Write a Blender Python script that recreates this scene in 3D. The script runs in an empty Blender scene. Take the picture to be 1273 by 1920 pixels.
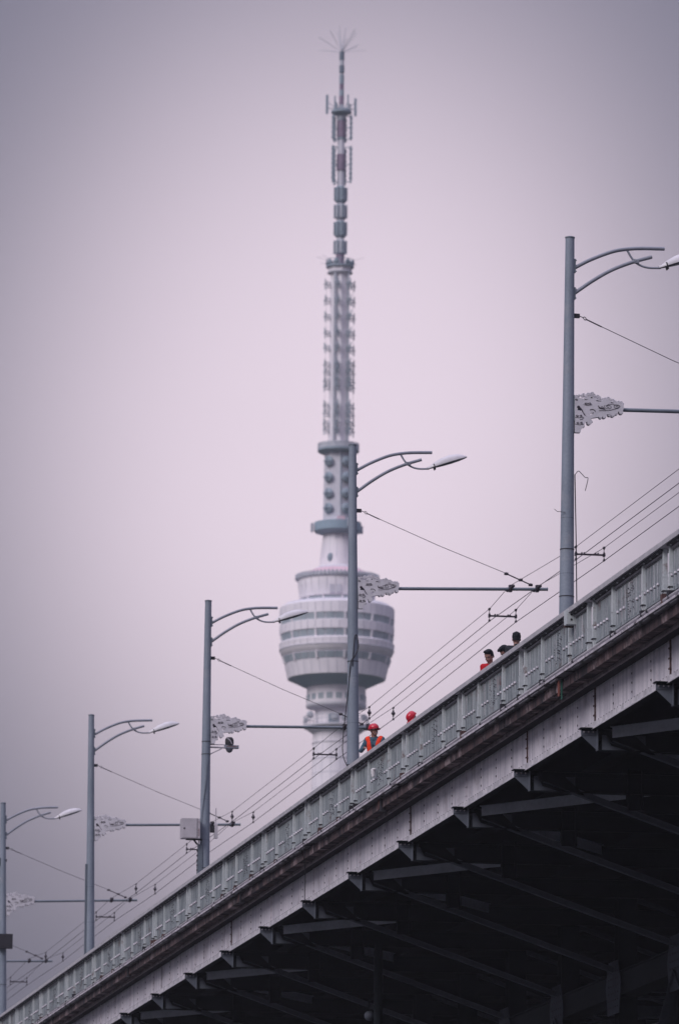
import bpy, bmesh, math, random
from math import sin, cos, pi, radians
from mathutils import Vector, Matrix
from mathutils.geometry import tessellate_polygon
random.seed(7)
S = 0.87                       # survey units -> metres
sc = bpy.context.scene
C = sc.collection

# ------------------------------------------------------------------ camera
cam = bpy.data.cameras.new('camera')
co = bpy.data.objects.new('camera', cam); C.objects.link(co)
ax = Vector((0.9830287, -0.18338591, 0.00491859))
ay = Vector((-0.03770369, -0.17572405, 0.98371718))
az = Vector((-0.17953556, -0.96720766, -0.17965611))
co.matrix_world = Matrix(((ax.x, ay.x, az.x, 0), (ax.y, ay.y, az.y, 0), (ax.z, ay.z, az.z, 0), (0, 0, 0, 1)))
cam.sensor_fit = 'VERTICAL'; cam.sensor_height = 36.0; cam.sensor_width = 36.0; cam.lens = 200.0
cam.clip_start = 1.0; cam.clip_end = 20000
cam.dof.use_dof = True; cam.dof.focus_distance = 160*S*1.02; cam.dof.aperture_fstop = 2.4
sc.camera = co

# ------------------------------------------------------------------ sky
SKY_STRENGTH = 0.10
w = bpy.data.worlds.new('World'); sc.world = w; w.use_nodes = True
nt = w.node_tree; nt.nodes.clear(); N = nt.nodes.new; L = nt.links.new
out = N('ShaderNodeOutputWorld'); bg = N('ShaderNodeBackground'); bg.inputs['Strength'].default_value = SKY_STRENGTH
SUN_EL, SUN_AZ = 39.0, -125.0           # azimuth from +Y, clockwise: the light comes from the open left side
sky = N('ShaderNodeTexSky'); sky.sky_type = 'NISHITA'; sky.sun_disc = False
sky.sun_elevation = radians(SUN_EL); sky.sun_rotation = radians(SUN_AZ); sky.air_density = 1.0; sky.dust_density = 4.0
tc = N('ShaderNodeTexCoord'); sep = N('ShaderNodeSeparateXYZ'); L(tc.outputs['Generated'], sep.inputs[0])
def mth(op, a, b=None, c=None):
    n = N('ShaderNodeMath'); n.operation = op
    for i, v in enumerate((a, b, c)):
        if v is None: continue
        if isinstance(v, (int, float)): n.inputs[i].default_value = v
        else: L(v, n.inputs[i])
    return n.outputs[0]
up = mth('MAXIMUM', sep.outputs[2], 0.0)
lum = mth('ADD', mth('MULTIPLY_ADD', up, 0.20, 0.385), mth('MULTIPLY', mth('POWER', up, 2.8), 3.9))          # overcast sky: brighter overhead than low down
# soft glow put into the sky colour to imitate lens vignetting
gd = Vector((0.180, 0.965, 0.190)).normalized()
dp = N('ShaderNodeVectorMath'); dp.operation = 'DOT_PRODUCT'; L(tc.outputs['Generated'], dp.inputs[0]); dp.inputs[1].default_value = gd
ang = mth('ARCCOSINE', mth('MINIMUM', dp.outputs['Value'], 1.0))
del_ = mth('SUBTRACT', sep.outputs[2], gd.z)
q2 = mth('MAXIMUM', mth('SUBTRACT', mth('MULTIPLY', mth('MULTIPLY', ang, ang), 1.22), mth('MULTIPLY', mth('MULTIPLY', del_, del_), .48)), 0.0)
q2 = mth('DIVIDE', q2, radians(4.0)**2); gl = mth('EXPONENT', mth('MULTIPLY', mth('POWER', q2, 1.45), -1.0))
cloud = N('ShaderNodeTexNoise'); cloud.inputs['Scale'].default_value = 9; cloud.inputs['Detail'].default_value = 3; cloud.inputs['Roughness'].default_value = .45
L(tc.outputs['Generated'], cloud.inputs['Vector'])
cl = mth('MULTIPLY_ADD', cloud.outputs['Fac'], 0.16, 0.92)
def rgb(c):
    n = N('ShaderNodeRGB'); n.outputs[0].default_value = (*c, 1); return n.outputs[0]
def vmul(colr, val):
    n = N('ShaderNodeVectorMath'); n.operation = 'SCALE'; L(colr, n.inputs[0])
    if isinstance(val, (int, float)): n.inputs['Scale'].default_value = val
    else: L(val, n.inputs['Scale'])
    return n.outputs[0]
def vadd(a, b):
    n = N('ShaderNodeVectorMath'); n.operation = 'ADD'; L(a, n.inputs[0]); L(b, n.inputs[1]); return n.outputs[0]
base = vmul(vmul(rgb((2.34, 2.24, 3.10)), lum), cl)
glow = vmul(vmul(rgb((5.62, 4.62, 5.02)), gl), cl)
tint = vmul(sky.outputs[0], 0.06)
L(vadd(vadd(base, glow), tint), bg.inputs['Color']); L(bg.outputs[0], out.inputs['Surface'])

# ------------------------------------------------------------------ sun behind the cloud
sl = bpy.data.lights.new('sun', 'SUN'); sl.energy = 1.5; sl.angle = radians(28); sl.color = (1.0, .955, .97)
so = bpy.data.objects.new('sun', sl); C.objects.link(so)
sd = Vector((sin(radians(SUN_AZ))*cos(radians(SUN_EL)), cos(radians(SUN_AZ))*cos(radians(SUN_EL)), sin(radians(SUN_EL))))
so.rotation_euler = sd.to_track_quat('Z', 'Y').to_euler(); so.location = (-50, 0, 120)
sc.view_settings.view_transform = 'Standard'; sc.view_settings.look = 'None'
sc.view_settings.exposure = 0.3; sc.view_settings.gamma = 1; sc.view_settings.use_curve_mapping = False
sc.cycles.use_denoising = True
sc.cycles.max_bounces = 6; sc.cycles.diffuse_bounces = 3; sc.cycles.glossy_bounces = 3; sc.cycles.volume_bounces = 1

# ------------------------------------------------------------------ materials
def mat(name, c, c2=None, rough=.7, metal=0., scale=3., stretch=(1, 1, 1), contrast=(.35, .65), bump=0., fine=.25, spec=.4, c3=None, s3=.8, t3=(.55, .72)):
    m = bpy.data.materials.new(name); m.use_nodes = True; t = m.node_tree; b = t.nodes['Principled BSDF']
    n = t.nodes.new; l = t.links.new
    b.inputs['Roughness'].default_value = rough; b.inputs['Metallic'].default_value = metal
    b.inputs['Specular IOR Level'].default_value = spec
    if c2 is None: c2 = tuple(v*.8 for v in c)
    g = n('ShaderNodeNewGeometry'); mp = n('ShaderNodeMapping'); mp.inputs['Scale'].default_value = stretch
    l(g.outputs['Position'], mp.inputs['Vector'])
    nz = n('ShaderNodeTexNoise'); nz.inputs['Scale'].default_value = scale; nz.inputs['Detail'].default_value = 6; nz.inputs['Roughness'].default_value = .6
    l(mp.outputs[0], nz.inputs['Vector'])
    r = n('ShaderNodeMapRange'); r.inputs[1].default_value = contrast[0]; r.inputs[2].default_value = contrast[1]; l(nz.outputs['Fac'], r.inputs[0])
    mx = n('ShaderNodeMix'); mx.data_type = 'RGBA'; mx.inputs[6].default_value = (*c, 1); mx.inputs[7].default_value = (*c2, 1); l(r.outputs[0], mx.inputs[0])
    res = mx.outputs[2]
    if c3:
        n3 = n('ShaderNodeTexNoise'); n3.inputs['Scale'].default_value = s3; n3.inputs['Detail'].default_value = 8; n3.inputs['Roughness'].default_value = .7
        l(g.outputs['Position'], n3.inputs['Vector'])
        r3 = n('ShaderNodeMapRange'); r3.inputs[1].default_value = t3[0]; r3.inputs[2].default_value = t3[1]; l(n3.outputs['Fac'], r3.inputs[0])
        m3 = n('ShaderNodeMix'); m3.data_type = 'RGBA'; l(r3.outputs[0], m3.inputs[0]); l(res, m3.inputs[6]); m3.inputs[7].default_value = (*c3, 1); res = m3.outputs[2]
    if fine:
        nf = n('ShaderNodeTexNoise'); nf.inputs['Scale'].default_value = scale*14; nf.inputs['Detail'].default_value = 3; l(g.outputs['Position'], nf.inputs['Vector'])
        rf = n('ShaderNodeMapRange'); rf.inputs[1].default_value = .25; rf.inputs[2].default_value = .75; rf.inputs[3].default_value = 1-fine; rf.inputs[4].default_value = 1+fine*.5
        l(nf.outputs['Fac'], rf.inputs[0])
        vm = n('ShaderNodeVectorMath'); vm.operation = 'SCALE'; l(res, vm.inputs[0]); l(rf.outputs[0], vm.inputs['Scale']); res = vm.outputs[0]
    l(res, b.inputs['Base Color'])
    if bump:
        bp = n('ShaderNodeBump'); bp.inputs['Strength'].default_value = bump; bp.inputs['Distance'].default_value = .03; l(nz.outputs['Fac'], bp.inputs['Height']); l(bp.outputs[0], b.inputs['Normal'])
    return m
M = {}
M['fascia'] = mat('painted_fascia_steel', (.76, .71, .77), (.50, .475, .54), .55, scale=1.0, stretch=(1, 5.5, .12), contrast=(.40, .66), fine=.10, c3=(.28, .235, .26), s3=.9, t3=(.53, .78))
M['fascia_edge'] = mat('pale_flange_paint', (.74, .70, .75), (.42, .40, .44), .5, scale=2, stretch=(1, 1.5, 1), fine=.1)
M['under'] = mat('shaded_underside_steel', (.014, .020, .025), (.010, .014, .018), .7, scale=.6, fine=.15, spec=.15)  # near-black colour stands for the deep shade under the deck
M['brace'] = mat('pale_bracing_paint', (.52, .54, .63), (.38, .40, .47), .55, scale=.7, fine=.12)
M['under_light'] = mat('lit_blue_grey_steel', (.15, .165, .205), (.10, .112, .145), .55, scale=.7, fine=.12)  # same steel, less darkened where more daylight reaches brackets and struts
M['truss'] = mat('shaded_truss_paint', (.085, .098, .125), (.050, .058, .076), .65, scale=.8, fine=.2, spec=.2)  # gloom around the trusses is darkened into this paint
M['rail'] = mat('grey_green_rail_paint', (.40, .435, .455), (.20, .23, .25), .5, scale=2.2, stretch=(1, 7, .3), fine=.15, c3=(.15, .10, .095), s3=1.0, t3=(.58, .70))
M['post'] = mat('pale_post_paint', (.56, .59, .605), (.46, .50, .515), .5, scale=2.2, fine=.15, c3=(.18, .11, .10), s3=1.6, t3=(.59, .68))
M['cap'] = mat('weathered_cap_concrete', (.50, .48, .51), (.38, .37, .40), .8, scale=2.2, fine=.2, bump=.15)
M['kerb'] = mat('dusty_kerb_concrete', (.14, .14, .15), (.08, .08, .09), .9, scale=1.5, fine=.2)
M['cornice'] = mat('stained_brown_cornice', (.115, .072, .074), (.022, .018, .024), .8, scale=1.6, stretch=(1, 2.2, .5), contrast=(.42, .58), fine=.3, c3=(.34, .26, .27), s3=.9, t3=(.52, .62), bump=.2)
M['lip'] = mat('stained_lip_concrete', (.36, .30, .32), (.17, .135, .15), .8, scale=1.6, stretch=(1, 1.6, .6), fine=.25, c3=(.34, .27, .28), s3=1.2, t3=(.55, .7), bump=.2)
M['soffit'] = mat('shaded_soffit_concrete', (.020, .019, .023), (.012, .012, .016), .9, scale=1, fine=.2)  # concrete colour blackened for the shadow below cornice and slab
M['slab'] = mat('pale_slab_edge', (.66, .61, .66), (.36, .34, .37), .7, scale=1.8, stretch=(1, 1.5, 1), fine=.2, c3=(.07, .06, .07), s3=1.6, t3=(.56, .62))
M['rust'] = mat('rust', (.12, .062, .058), (.06, .036, .038), .85, scale=5, fine=.3)
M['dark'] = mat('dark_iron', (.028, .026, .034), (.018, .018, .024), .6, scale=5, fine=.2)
M['bolt'] = mat('bolt_head', (.06, .055, .07), (.045, .04, .05), .6, scale=5, fine=0)
M['pole'] = mat('galvanised_pole', (.25, .285, .345), (.19, .225, .275), .5, .0, scale=1.5, stretch=(1, 1, .35), fine=.14, c3=(.30, .31, .35), s3=1.2, t3=(.55, .75))
M['arm'] = mat('painted_lamp_arm', (.29, .305, .36), (.22, .235, .28), .4, .0, scale=2, fine=.12)
M['mast'] = mat('dark_mast_arm_steel', (.17, .20, .235), (.13, .155, .185), .4, .0, scale=2, fine=.12)
M['orn'] = mat('pale_ornament_sheet', (.68, .65, .70), (.56, .54, .58), .6, scale=3, fine=.15)
M['lamp'] = mat('lamp_housing', (.68, .65, .68), (.58, .56, .59), .35, scale=3, fine=.06, spec=.6)
M['lens'] = mat('lamp_glass', (.12, .125, .15), (.09, .10, .12), .15, scale=3, fine=0, spec=.8)
M['wire'] = mat('overhead_wire', (.055, .045, .06), (.04, .035, .045), .6, scale=5, fine=0)
M['insul'] = mat('brown_insulator', (.035, .024, .036), (.025, .02, .03), .3, scale=5, fine=0)
M['white_box'] = mat('white_enamel_box', (.55, .51, .55), (.46, .43, .46), .4, scale=2, fine=.08)
M['red_print'] = mat('faded_red_print', (.22, .12, .13), (.28, .2, .2), .6, scale=8, fine=0)
M['twhite'] = mat('tower_white_cladding', (.92, .86, .91), (.78, .735, .79), .6, scale=.5, stretch=(1, 1, .25), fine=.06)
M['tlow'] = mat('tower_grey_concrete', (.66, .64, .70), (.58, .57, .63), .7, scale=.25, fine=.05)
M['tglass'] = mat('tower_hazed_window_glass', (.30, .36, .41), (.42, .47, .51), .25, scale=.35, stretch=(1, 1, .1), fine=0, spec=.8)  # glass colour lightened to stand for distance haze
M['tsteel'] = mat('tower_hazed_blue_grey_steel', (.29, .35, .41), (.23, .295, .35), .6, scale=1, fine=0)  # steel paled in its colour, in place of thicker haze
M['tmast'] = mat('tower_dark_mast_steel', (.14, .18, .23), (.11, .145, .19), .6, scale=1, fine=0)
M['tlite'] = mat('tower_pale_steel', (.52, .53, .58), (.42, .44, .50), .6, scale=1, fine=0)
M['tred'] = mat('tower_faded_red_band', (.26, .19, .27), (.21, .155, .23), .7, scale=1, fine=0)
M['tpink'] = mat('tower_pink_roof', (.72, .50, .56), (.65, .47, .53), .7, scale=.3, fine=0)
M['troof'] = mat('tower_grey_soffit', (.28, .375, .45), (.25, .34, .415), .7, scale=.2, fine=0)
M['skin'] = mat('skin', (.34, .185, .15), (.29, .15, .125), .5, scale=8, fine=0)
M['hair'] = mat('black_hair', (.006, .008, .012), (.012, .014, .020), .8, scale=40, fine=.2, bump=.5, spec=.2)
M['helmet'] = mat('red_helmet_plastic', (.55, .012, .035), (.46, .01, .03), .3, scale=3, fine=0, spec=.5)
M['vest'] = mat('orange_vest_cloth', (.90, .055, .012), (.78, .035, .01), .8, scale=14, fine=.1, bump=.3)
M['jacket'] = mat('teal_work_jacket', (.055, .115, .165), (.035, .075, .11), .85, scale=12, fine=.15, bump=.4)
M['black_cloth'] = mat('black_cloth', (.018, .020, .028), (.012, .014, .02), .85, scale=10, fine=.1, bump=.3)
M['red_cloth'] = mat('red_cloth', (.55, .006, .018), (.38, .005, .014), .85, scale=12, fine=.1, bump=.4)
M['pale_cloth'] = mat('pale_grey_cloth', (.42, .44, .50), (.34, .36, .42), .85, scale=10, fine=.1)
M['teeth'] = mat('teeth', (.7, .66, .62), fine=0)
M['lips'] = mat('lips', (.22, .07, .07), fine=0)
M['cup'] = mat('white_plastic', (.8, .77, .8), fine=0)
M['river'] = mat('river_water', (.020, .026, .026), (.014, .018, .02), .3, scale=.08, bump=.4, fine=0, spec=.25)
M['bank'] = mat('muddy_bank', (.07, .062, .05), (.045, .045, .03), .95, scale=.4, bump=.5)
M['hill'] = mat('wooded_hillside', (.030, .045, .026), (.050, .065, .036), .95, scale=.12, bump=.8)
M['asphalt'] = mat('asphalt', (.05, .05, .053), (.04, .04, .043), .9, scale=1.5)
M['tile'] = mat('walkway_paving', (.20, .19, .185), (.15, .145, .145), .85, scale=2)
M['green'] = mat('green_strap_cloth', (.02, .10, .075), fine=0)
M['orange'] = mat('orange_strap_cloth', (.20, .06, .045), fine=0)

# ------------------------------------------------------------------ builder
class MB:
    def __init__(s): s.v = []; s.f = []; s.m = []; s.mi = 0; s.sm = []; s.smooth = False
    def add(s, vs, fs):
        o = len(s.v); s.v += [tuple(p) for p in vs]
        for f in fs: s.f.append(tuple(i+o for i in f)); s.m.append(s.mi); s.sm.append(s.smooth)
        return s
    def box(s, x0, x1, y0, y1, z0, z1):
        return s.add([(x0,y0,z0),(x1,y0,z0),(x1,y1,z0),(x0,y1,z0),(x0,y0,z1),(x1,y0,z1),(x1,y1,z1),(x0,y1,z1)],
                     [(0,3,2,1),(4,5,6,7),(0,1,5,4),(1,2,6,5),(2,3,7,6),(3,0,4,7)])
    def beam(s, a, b, wd, h, upv=(0,0,1)):
        a = Vector(a); b = Vector(b); d = (b-a).normalized(); u = Vector(upv); r = d.cross(u)
        if r.length < 1e-4: r = d.cross(Vector((1,0,0)))
        r.normalize(); u = r.cross(d).normalized(); r *= wd/2; u *= h/2
        vs = [a-r-u, a+r-u, a+r+u, a-r+u, b-r-u, b+r-u, b+r+u, b-r+u]
        return s.add(vs, [(0,1,2,3),(7,6,5,4),(0,4,5,1),(1,5,6,2),(2,6,7,3),(3,7,4,0)])
    def ibeam(s, a, b, wd, h, t=.03):
        a = Vector(a); b = Vector(b); d = (b-a).normalized(); r = d.cross(Vector((0,0,1))).normalized(); u = r.cross(d)
        s.beam(a+u*(h/2-t/2), b+u*(h/2-t/2), wd, t); s.beam(a-u*(h/2-t/2), b-u*(h/2-t/2), wd, t)
        return s.beam(a, b, t, h-2*t)
    def tube(s, pts, r, n=8, closed=False):
        pts = [Vector(p) for p in pts]; k = len(pts); rs = r if isinstance(r, (list, tuple)) else [r]*k
        vs = []; fs = []; pu = None
        for i, p in enumerate(pts):
            d = (pts[min(i+1, k-1)]-pts[max(i-1, 0)]).normalized()
            if pu is None: pu = d.orthogonal().normalized()
            pu = (pu-d*pu.dot(d));
            if pu.length < 1e-6: pu = d.orthogonal()
            pu.normalize(); q_ = d.cross(pu)
            for j in range(n):
                a = 2*pi*j/n; vs.append(p+(pu*cos(a)+q_*sin(a))*rs[i])
        for i in range(k-1):
            for j in range(n): fs.append((i*n+j, i*n+(j+1)%n, (i+1)*n+(j+1)%n, (i+1)*n+j))
        fs.append(tuple(range(n))[::-1]); fs.append(tuple((k-1)*n+j for j in range(n)))
        sm = s.smooth; s.smooth = n >= 6; s.add(vs, fs); s.smooth = sm
        return s
    def lathe(s, prof, n=32, c=(0,0,0), rx=1., a0=0., cap=True):
        vs = []; fs = []; k = len(prof)
        for r, z in prof:
            for j in range(n):
                a = a0+2*pi*j/n; vs.append((c[0]+r*cos(a)*rx, c[1]+r*sin(a), c[2]+z))
        for i in range(k-1):
            for j in range(n): fs.append((i*n+j, i*n+(j+1)%n, (i+1)*n+(j+1)%n, (i+1)*n+j))
        if cap: fs.append(tuple(range(n))[::-1]); fs.append(tuple((k-1)*n+j for j in range(n)))
        return s.add(vs, fs)
    def ring(s, r0, r1, z0, z1, n=48):      # solid annulus
        vs = []; fs = []
        for (r, z) in ((r0,z0),(r1,z0),(r1,z1),(r0,z1)):
            for j in range(n): a = 2*pi*j/n; vs.append((r*cos(a), r*sin(a), z))
        for i in range(4):
            for j in range(n): fs.append((i*n+j, i*n+(j+1)%n, ((i+1)%4)*n+(j+1)%n, ((i+1)%4)*n+j))
        return s.add(vs, fs)
    def ball(s, c, r, n=8, m=6, sx=1, sy=1, sz=1, R=None):
        prof = [(sin(pi*i/m), -cos(pi*i/m)) for i in range(m+1)]
        prof[0] = (.001, -1); prof[-1] = (.001, 1)
        vs = []; fs = []
        for a_, z in prof:
            for j in range(n):
                t = 2*pi*j/n; p = Vector((a_*cos(t)*sx, a_*sin(t)*sy, z*sz))*r
                if R: p = R @ p
                vs.append(Vector(c)+p)
        for i in range(m):
            for j in range(n): fs.append((i*n+j, i*n+(j+1)%n, (i+1)*n+(j+1)%n, (i+1)*n+j))
        fs.append(tuple(range(n))[::-1]); fs.append(tuple(m*n+j for j in range(n)))
        sm = s.smooth; s.smooth = True; s.add(vs, fs); s.smooth = sm; return s
    def poly(s, loops, y0, y1, z0=0, x0=0):   # loops in (x,z), extruded along y ; first outer, then holes
        tri = tessellate_polygon([[Vector((p[0], p[1], 0)) for p in lp] for lp in loops])
        flat = [p for lp in loops for p in lp]; n = len(flat)
        vs = [(p[0]+x0, y0, p[1]+z0) for p in flat]+[(p[0]+x0, y1, p[1]+z0) for p in flat]
        fs = [tuple(t) for t in tri]+[tuple(i+n for i in t[::-1]) for t in tri]
        o = 0
        for lp in loops:
            k = len(lp)
            for i in range(k): fs.append((o+i, o+(i+1)%k, o+(i+1)%k+n, o+i+n))
            o += k
        return s.add(vs, fs)
    def data(s, name, mats, scale=S):
        me = bpy.data.meshes.new(name)
        me.from_pydata([(x*scale, y*scale, z*scale) for x, y, z in s.v], [], s.f)
        for m in (mats if isinstance(mats, (list, tuple)) else [mats]): me.materials.append(M[m])
        me.polygons.foreach_set('material_index', s.m); me.polygons.foreach_set('use_smooth', s.sm)
        bm = bmesh.new(); bm.from_mesh(me); bmesh.ops.recalc_face_normals(bm, faces=bm.faces); bm.to_mesh(me); bm.free()
        me.update()
        if any(s.sm): me.set_sharp_from_angle(angle=radians(35))
        return me
    def build(s, name, mats, parent=None, loc=(0,0,0), kind=None, label=None, scale=S):
        return inst(name, s.data(name, mats, scale), parent, loc, kind, label)
def inst(name, me, parent=None, loc=(0,0,0), kind=None, label=None, rot=None):
    o = bpy.data.objects.new(name, me); C.objects.link(o); o.location = Vector(loc)*S
    if rot: o.rotation_euler = rot
    if parent: o.parent = parent
    if kind: o['kind'] = kind
    if label: o['label'] = label
    return o
def tag(o, label, cat, group=None, kind=None):
    o['label'] = label; o['category'] = cat
    if group: o['group'] = group
    if kind: o['kind'] = kind
    return o
def thing(name, loc, label, cat, group=None, rot=None):
    return tag(inst(name, None, None, loc, rot=rot), label, cat, group)
def struct(o): o['kind'] = 'structure'; return o

# ------------------------------------------------------------------ ground, river, hill
b = MB(); b.box(-6000, 6000, 60, 9000, -9, -8); struct(b.build('river', 'river'))
bk = MB(); nx, ny = 40, 20
for j in range(ny+1):
    for i in range(nx+1):
        x = -600+1200*i/nx; y = -400+470*j/ny
        z = -1.8+(random.random()-.5)*.5 if y < 30 else -1.8-(y-30)*.2
        if abs(x) < 8 and abs(y) < 8: z = -1.9
        bk.v.append((x, y, z))
for j in range(ny):
    for i in range(nx):
        a = j*(nx+1)+i; bk.f.append((a, a+1, a+nx+2, a+nx+1)); bk.m.append(0); bk.sm.append(True)
struct(bk.build('riverbank', 'bank'))
hl = MB(); n1 = 56
for j in range(n1+1):
    for i in range(n1+1):
        x = 185-420+840*i/n1; y = 1010-300+600*j/n1
        d = math.hypot((x-190)/(150 if x < 190 else 230), (y-1010)/210)
        z = -14+114*math.exp(-(d*1.25)**2.2)+3*sin(x*.09)*cos(y*.07)*math.exp(-d)+random.uniform(-1.2, 1.2)
        if math.hypot(x-185, y-1000) < 24: z = min(z, 99)
        hl.v.append((x, y, z))
for j in range(n1):
    for i in range(n1):
        a = j*(n1+1)+i; hl.f.append((a, a+1, a+n1+2, a+n1+1)); hl.m.append(0); hl.sm.append(True)
struct(hl.build('hill', 'hill'))

# ------------------------------------------------------------------ bridge
BR = thing('road_bridge', (32.6, 139.8, 20.6), 'long riveted steel truss bridge with grey fascia panels and dark brackets beneath', 'bridge')
O = Vector((32.6, 139.8, 20.6))
def bb(mb, name, mats, kind=None, label=None, parent=BR):      # vertices given in place
    mb.v = [(x-O.x, y-O.y, z-O.z) for x, y, z in mb.v]; return mb.build(name, mats, parent, kind=kind, label=label)
Y0, Y1 = 99.8, 347.8
KS = list(range(-5, 26)); seam = lambda k: 139.81+8*k
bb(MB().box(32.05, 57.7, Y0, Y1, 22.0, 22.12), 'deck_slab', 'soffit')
bb(MB().box(35.9, 54.0, Y0, Y1, 22.12, 22.42), 'roadway', 'asphalt')
bb(MB().box(32.22, 35.9, Y0, Y1, 22.12, 22.60).box(54.0, 57.4, Y0, Y1, 22.12, 22.60), 'walkway', 'tile')
bb(MB().box(32.14, 32.22, Y0, Y1, 22.12, 22.58), 'kerb', 'kerb')
# pale outer edge of the slab: one casting per panel
for k in KS:
    y = seam(k); j = random.uniform(-.006, .006)
    bb(MB().box(31.75+j, 32.05, y-7.985, y, 22.045+j, 22.105+j), 'slab_edge', 'slab')
    m = MB(); yy = y-8
    while yy < y-.4:
        l_ = random.uniform(.5, 1.3)
        if random.random() < .75: bb(MB().box(31.80, 31.86, yy, yy+l_, 22.005, 22.04), 'drip_strip', 'fascia_edge')
        yy += l_+random.uniform(.2, .7)
# cornice: face, soffit, lip, in lengths of 4 m
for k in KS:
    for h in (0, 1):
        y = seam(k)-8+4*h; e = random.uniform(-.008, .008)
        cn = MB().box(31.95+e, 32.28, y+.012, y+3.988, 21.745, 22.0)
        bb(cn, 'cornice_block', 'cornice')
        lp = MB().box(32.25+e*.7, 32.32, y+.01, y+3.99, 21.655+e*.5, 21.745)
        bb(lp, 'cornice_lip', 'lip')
    m = MB()
    yy = seam(k)-7.6
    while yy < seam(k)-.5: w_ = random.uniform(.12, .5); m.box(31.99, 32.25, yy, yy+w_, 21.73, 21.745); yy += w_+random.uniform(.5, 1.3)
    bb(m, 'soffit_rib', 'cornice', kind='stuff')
bb(MB().box(32.33, 33.1, Y0, Y1, 21.668, 22.0), 'haunch', 'soffit')
# fascia girder
plate = {}
bolts = MB()
for z in (20.98, 21.21, 21.44): bolts.box(-.014, .0, -.022, .022, z-20.6-.024, z-20.6+.024)
boltme = bolts.data('bolt_row', 'bolt')
pl = MB(); pl.box(0, .03, .008, 1.992, .02, 1.10); plme = pl.data('fascia_plate', 'fascia')
sp = MB(); sp.box(-.02, 0, -.05, -.015, .14, 1.08); sp.box(-.02, 0, .015, .05, .14, 1.08)
for z in (.36, .61, .86): sp.box(-.04, -.018, -.10, .10, z-.018, z+.018)
spme = {c: sp.data('splice_cover', c) for c in ('rust', 'fascia')}
rv = MB()
for i in range(26): yy = -7.7+i*.30; rv.box(-.052, -.038, yy-.022, yy+.022, .188, .208)
rvme = rv.data('rivet_row', 'bolt')
for k in KS:
    y = seam(k)
    for h in range(4):
        p = inst('fascia_plate', plme, BR, (random.uniform(-.004, .004), y-8+2*h-O.y, 0))
        if h: inst('bolt_row', boltme, BR, (-.006, y-8+2*h-O.y, 0))
    inst('splice_cover', spme['rust' if k in (-1, 0, 1, -2, 3, 7) else 'fascia'], BR, (-.006, y-O.y, 0), label='rust-streaked splice cover' if k in (-1, 0, 1, -2, 3, 7) else None)
    bb(MB().box(32.555, 32.60, y-7.99, y-.01, 20.63, 20.80), 'flange_angle', 'fascia_edge')
    bb(MB().box(32.50, 32.74, y-7.99, y-.01, 20.585, 20.612), 'bottom_flange', 'under')
    bb(MB().box(32.535, 32.555, y-7.99, y-.01, 20.612, 20.655), 'flange_lip', 'fascia')
    bb(MB().box(32.485, 32.50, y-7.99, y-.01, 20.585, 20.614), 'flange_edge', 'fascia_edge')
    inst('rivet_row', rvme, BR, (0, y-O.y, 0), kind='stuff')
bb(MB().box(32.63, 32.66, Y0, Y1, 20.62, 21.6), 'inner_angle', 'under')
# brackets, floor beams, struts (shared meshes)
tf = MB().box(-.42, .5, -.16, .16, .0, .022).box(-.36, .4, -.02, .02, -.05, 0)
tfme = tf.data('bracket_flange', 'under')
cp = MB().box(-.38, .02, -.012, .012, -.17, 0).box(-.38, .02, -.030, -.012, -.155, -.145)
cpme = cp.data('bracket_plate', 'under_light')
tr = MB().poly([[(-.38, -.17), (.02, -.17), (.02, -.53)]], -.012, .012); trme = tr.data('bracket_gusset', 'under_light')
st = MB().box(.02, .045, -.10, .10, -.55, 0); stme = st.data('bracket_stiffener', 'under_light')
rb = MB()
for x in (-.31, -.19, -.07): rb.ball((x, -.024, -.075), .024, 8, 4)
rbme = rb.data('bracket_rivet', 'fascia')
rs = MB()
for z in (-.1, -.2, -.3, -.4, -.5): rs.ball((.10, -.03, z), .022, 6, 4)
for x in [i*.16+.22 for i in range(22)]: rs.ball((x, -.03, -.06), .02, 6, 4)
rsme = rs.data('web_rivet', 'under')
web = MB().box(1.3, 24.6, -.012, .012, -.54, -.02); webme = web.data('floor_beam_web', 'under')
epm = MB().box(.16, 1.3, -.014, .014, -.54, -.02).data('web_lit_end', 'under_light')  # outer web in the lit colour; the inner web is painted darker for shade
fl = MB().box(.05, 24.6, -.15, .15, -.565, -.54).box(.5, 24.6, -.15, .15, -.02, .0).box(.05, .16, -.02, .02, -.54, -.02).box(.16, 12, -.03, -.012, -.14, -.02)
flme = fl.data('floor_beam_flange', 'under')
stt = MB().beam((.42, 0, -.30), (8.17, 0, -2.96), .20, .025).beam((.42, 0, -.21), (8.17, 0, -2.87), .03, .16); sttme = stt.data('strut', 'under_light')
sg = MB().poly([[(.25, -.12), (1.0, -.12), (1.55, -.62), (.95, -.56), (.40, -.40)]], -.03, -.014)
sgme = sg.data('strut_gusset', 'under')
std = MB().box(2.78, 3.10, -.05, .05, -1.0, .1).box(2.72, 2.78, -.12, .12, -1.0, .1).box(3.10, 3.16, -.12, .12, -1.0, .1)
for i in range(7): std.box(2.85, 2.89, -.06, -.05, -.95+i*.14, -.91+i*.14); std.box(2.99, 3.03, -.06, -.05, -.95+i*.14, -.91+i*.14)
stdme = std.data('hanger', 'under')
for k in KS:
    L0 = (0, seam(k)-O.y, 0)
    f = inst('floor_beam', webme, BR, L0)
    inst('flange', flme, f); inst('web_lit_end', epm, f); inst('rivet', rsme, f, kind='stuff')
    g = inst('bracket_plate', cpme, BR, L0)
    inst('flange', tfme, g); inst('gusset', trme, g); inst('stiffener', stme, g); inst('rivet', rbme, g, kind='stuff')
    s_ = inst('strut', sttme, BR, L0); inst('gusset', sgme, s_)
    inst('hanger', stdme, BR, L0)
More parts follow.
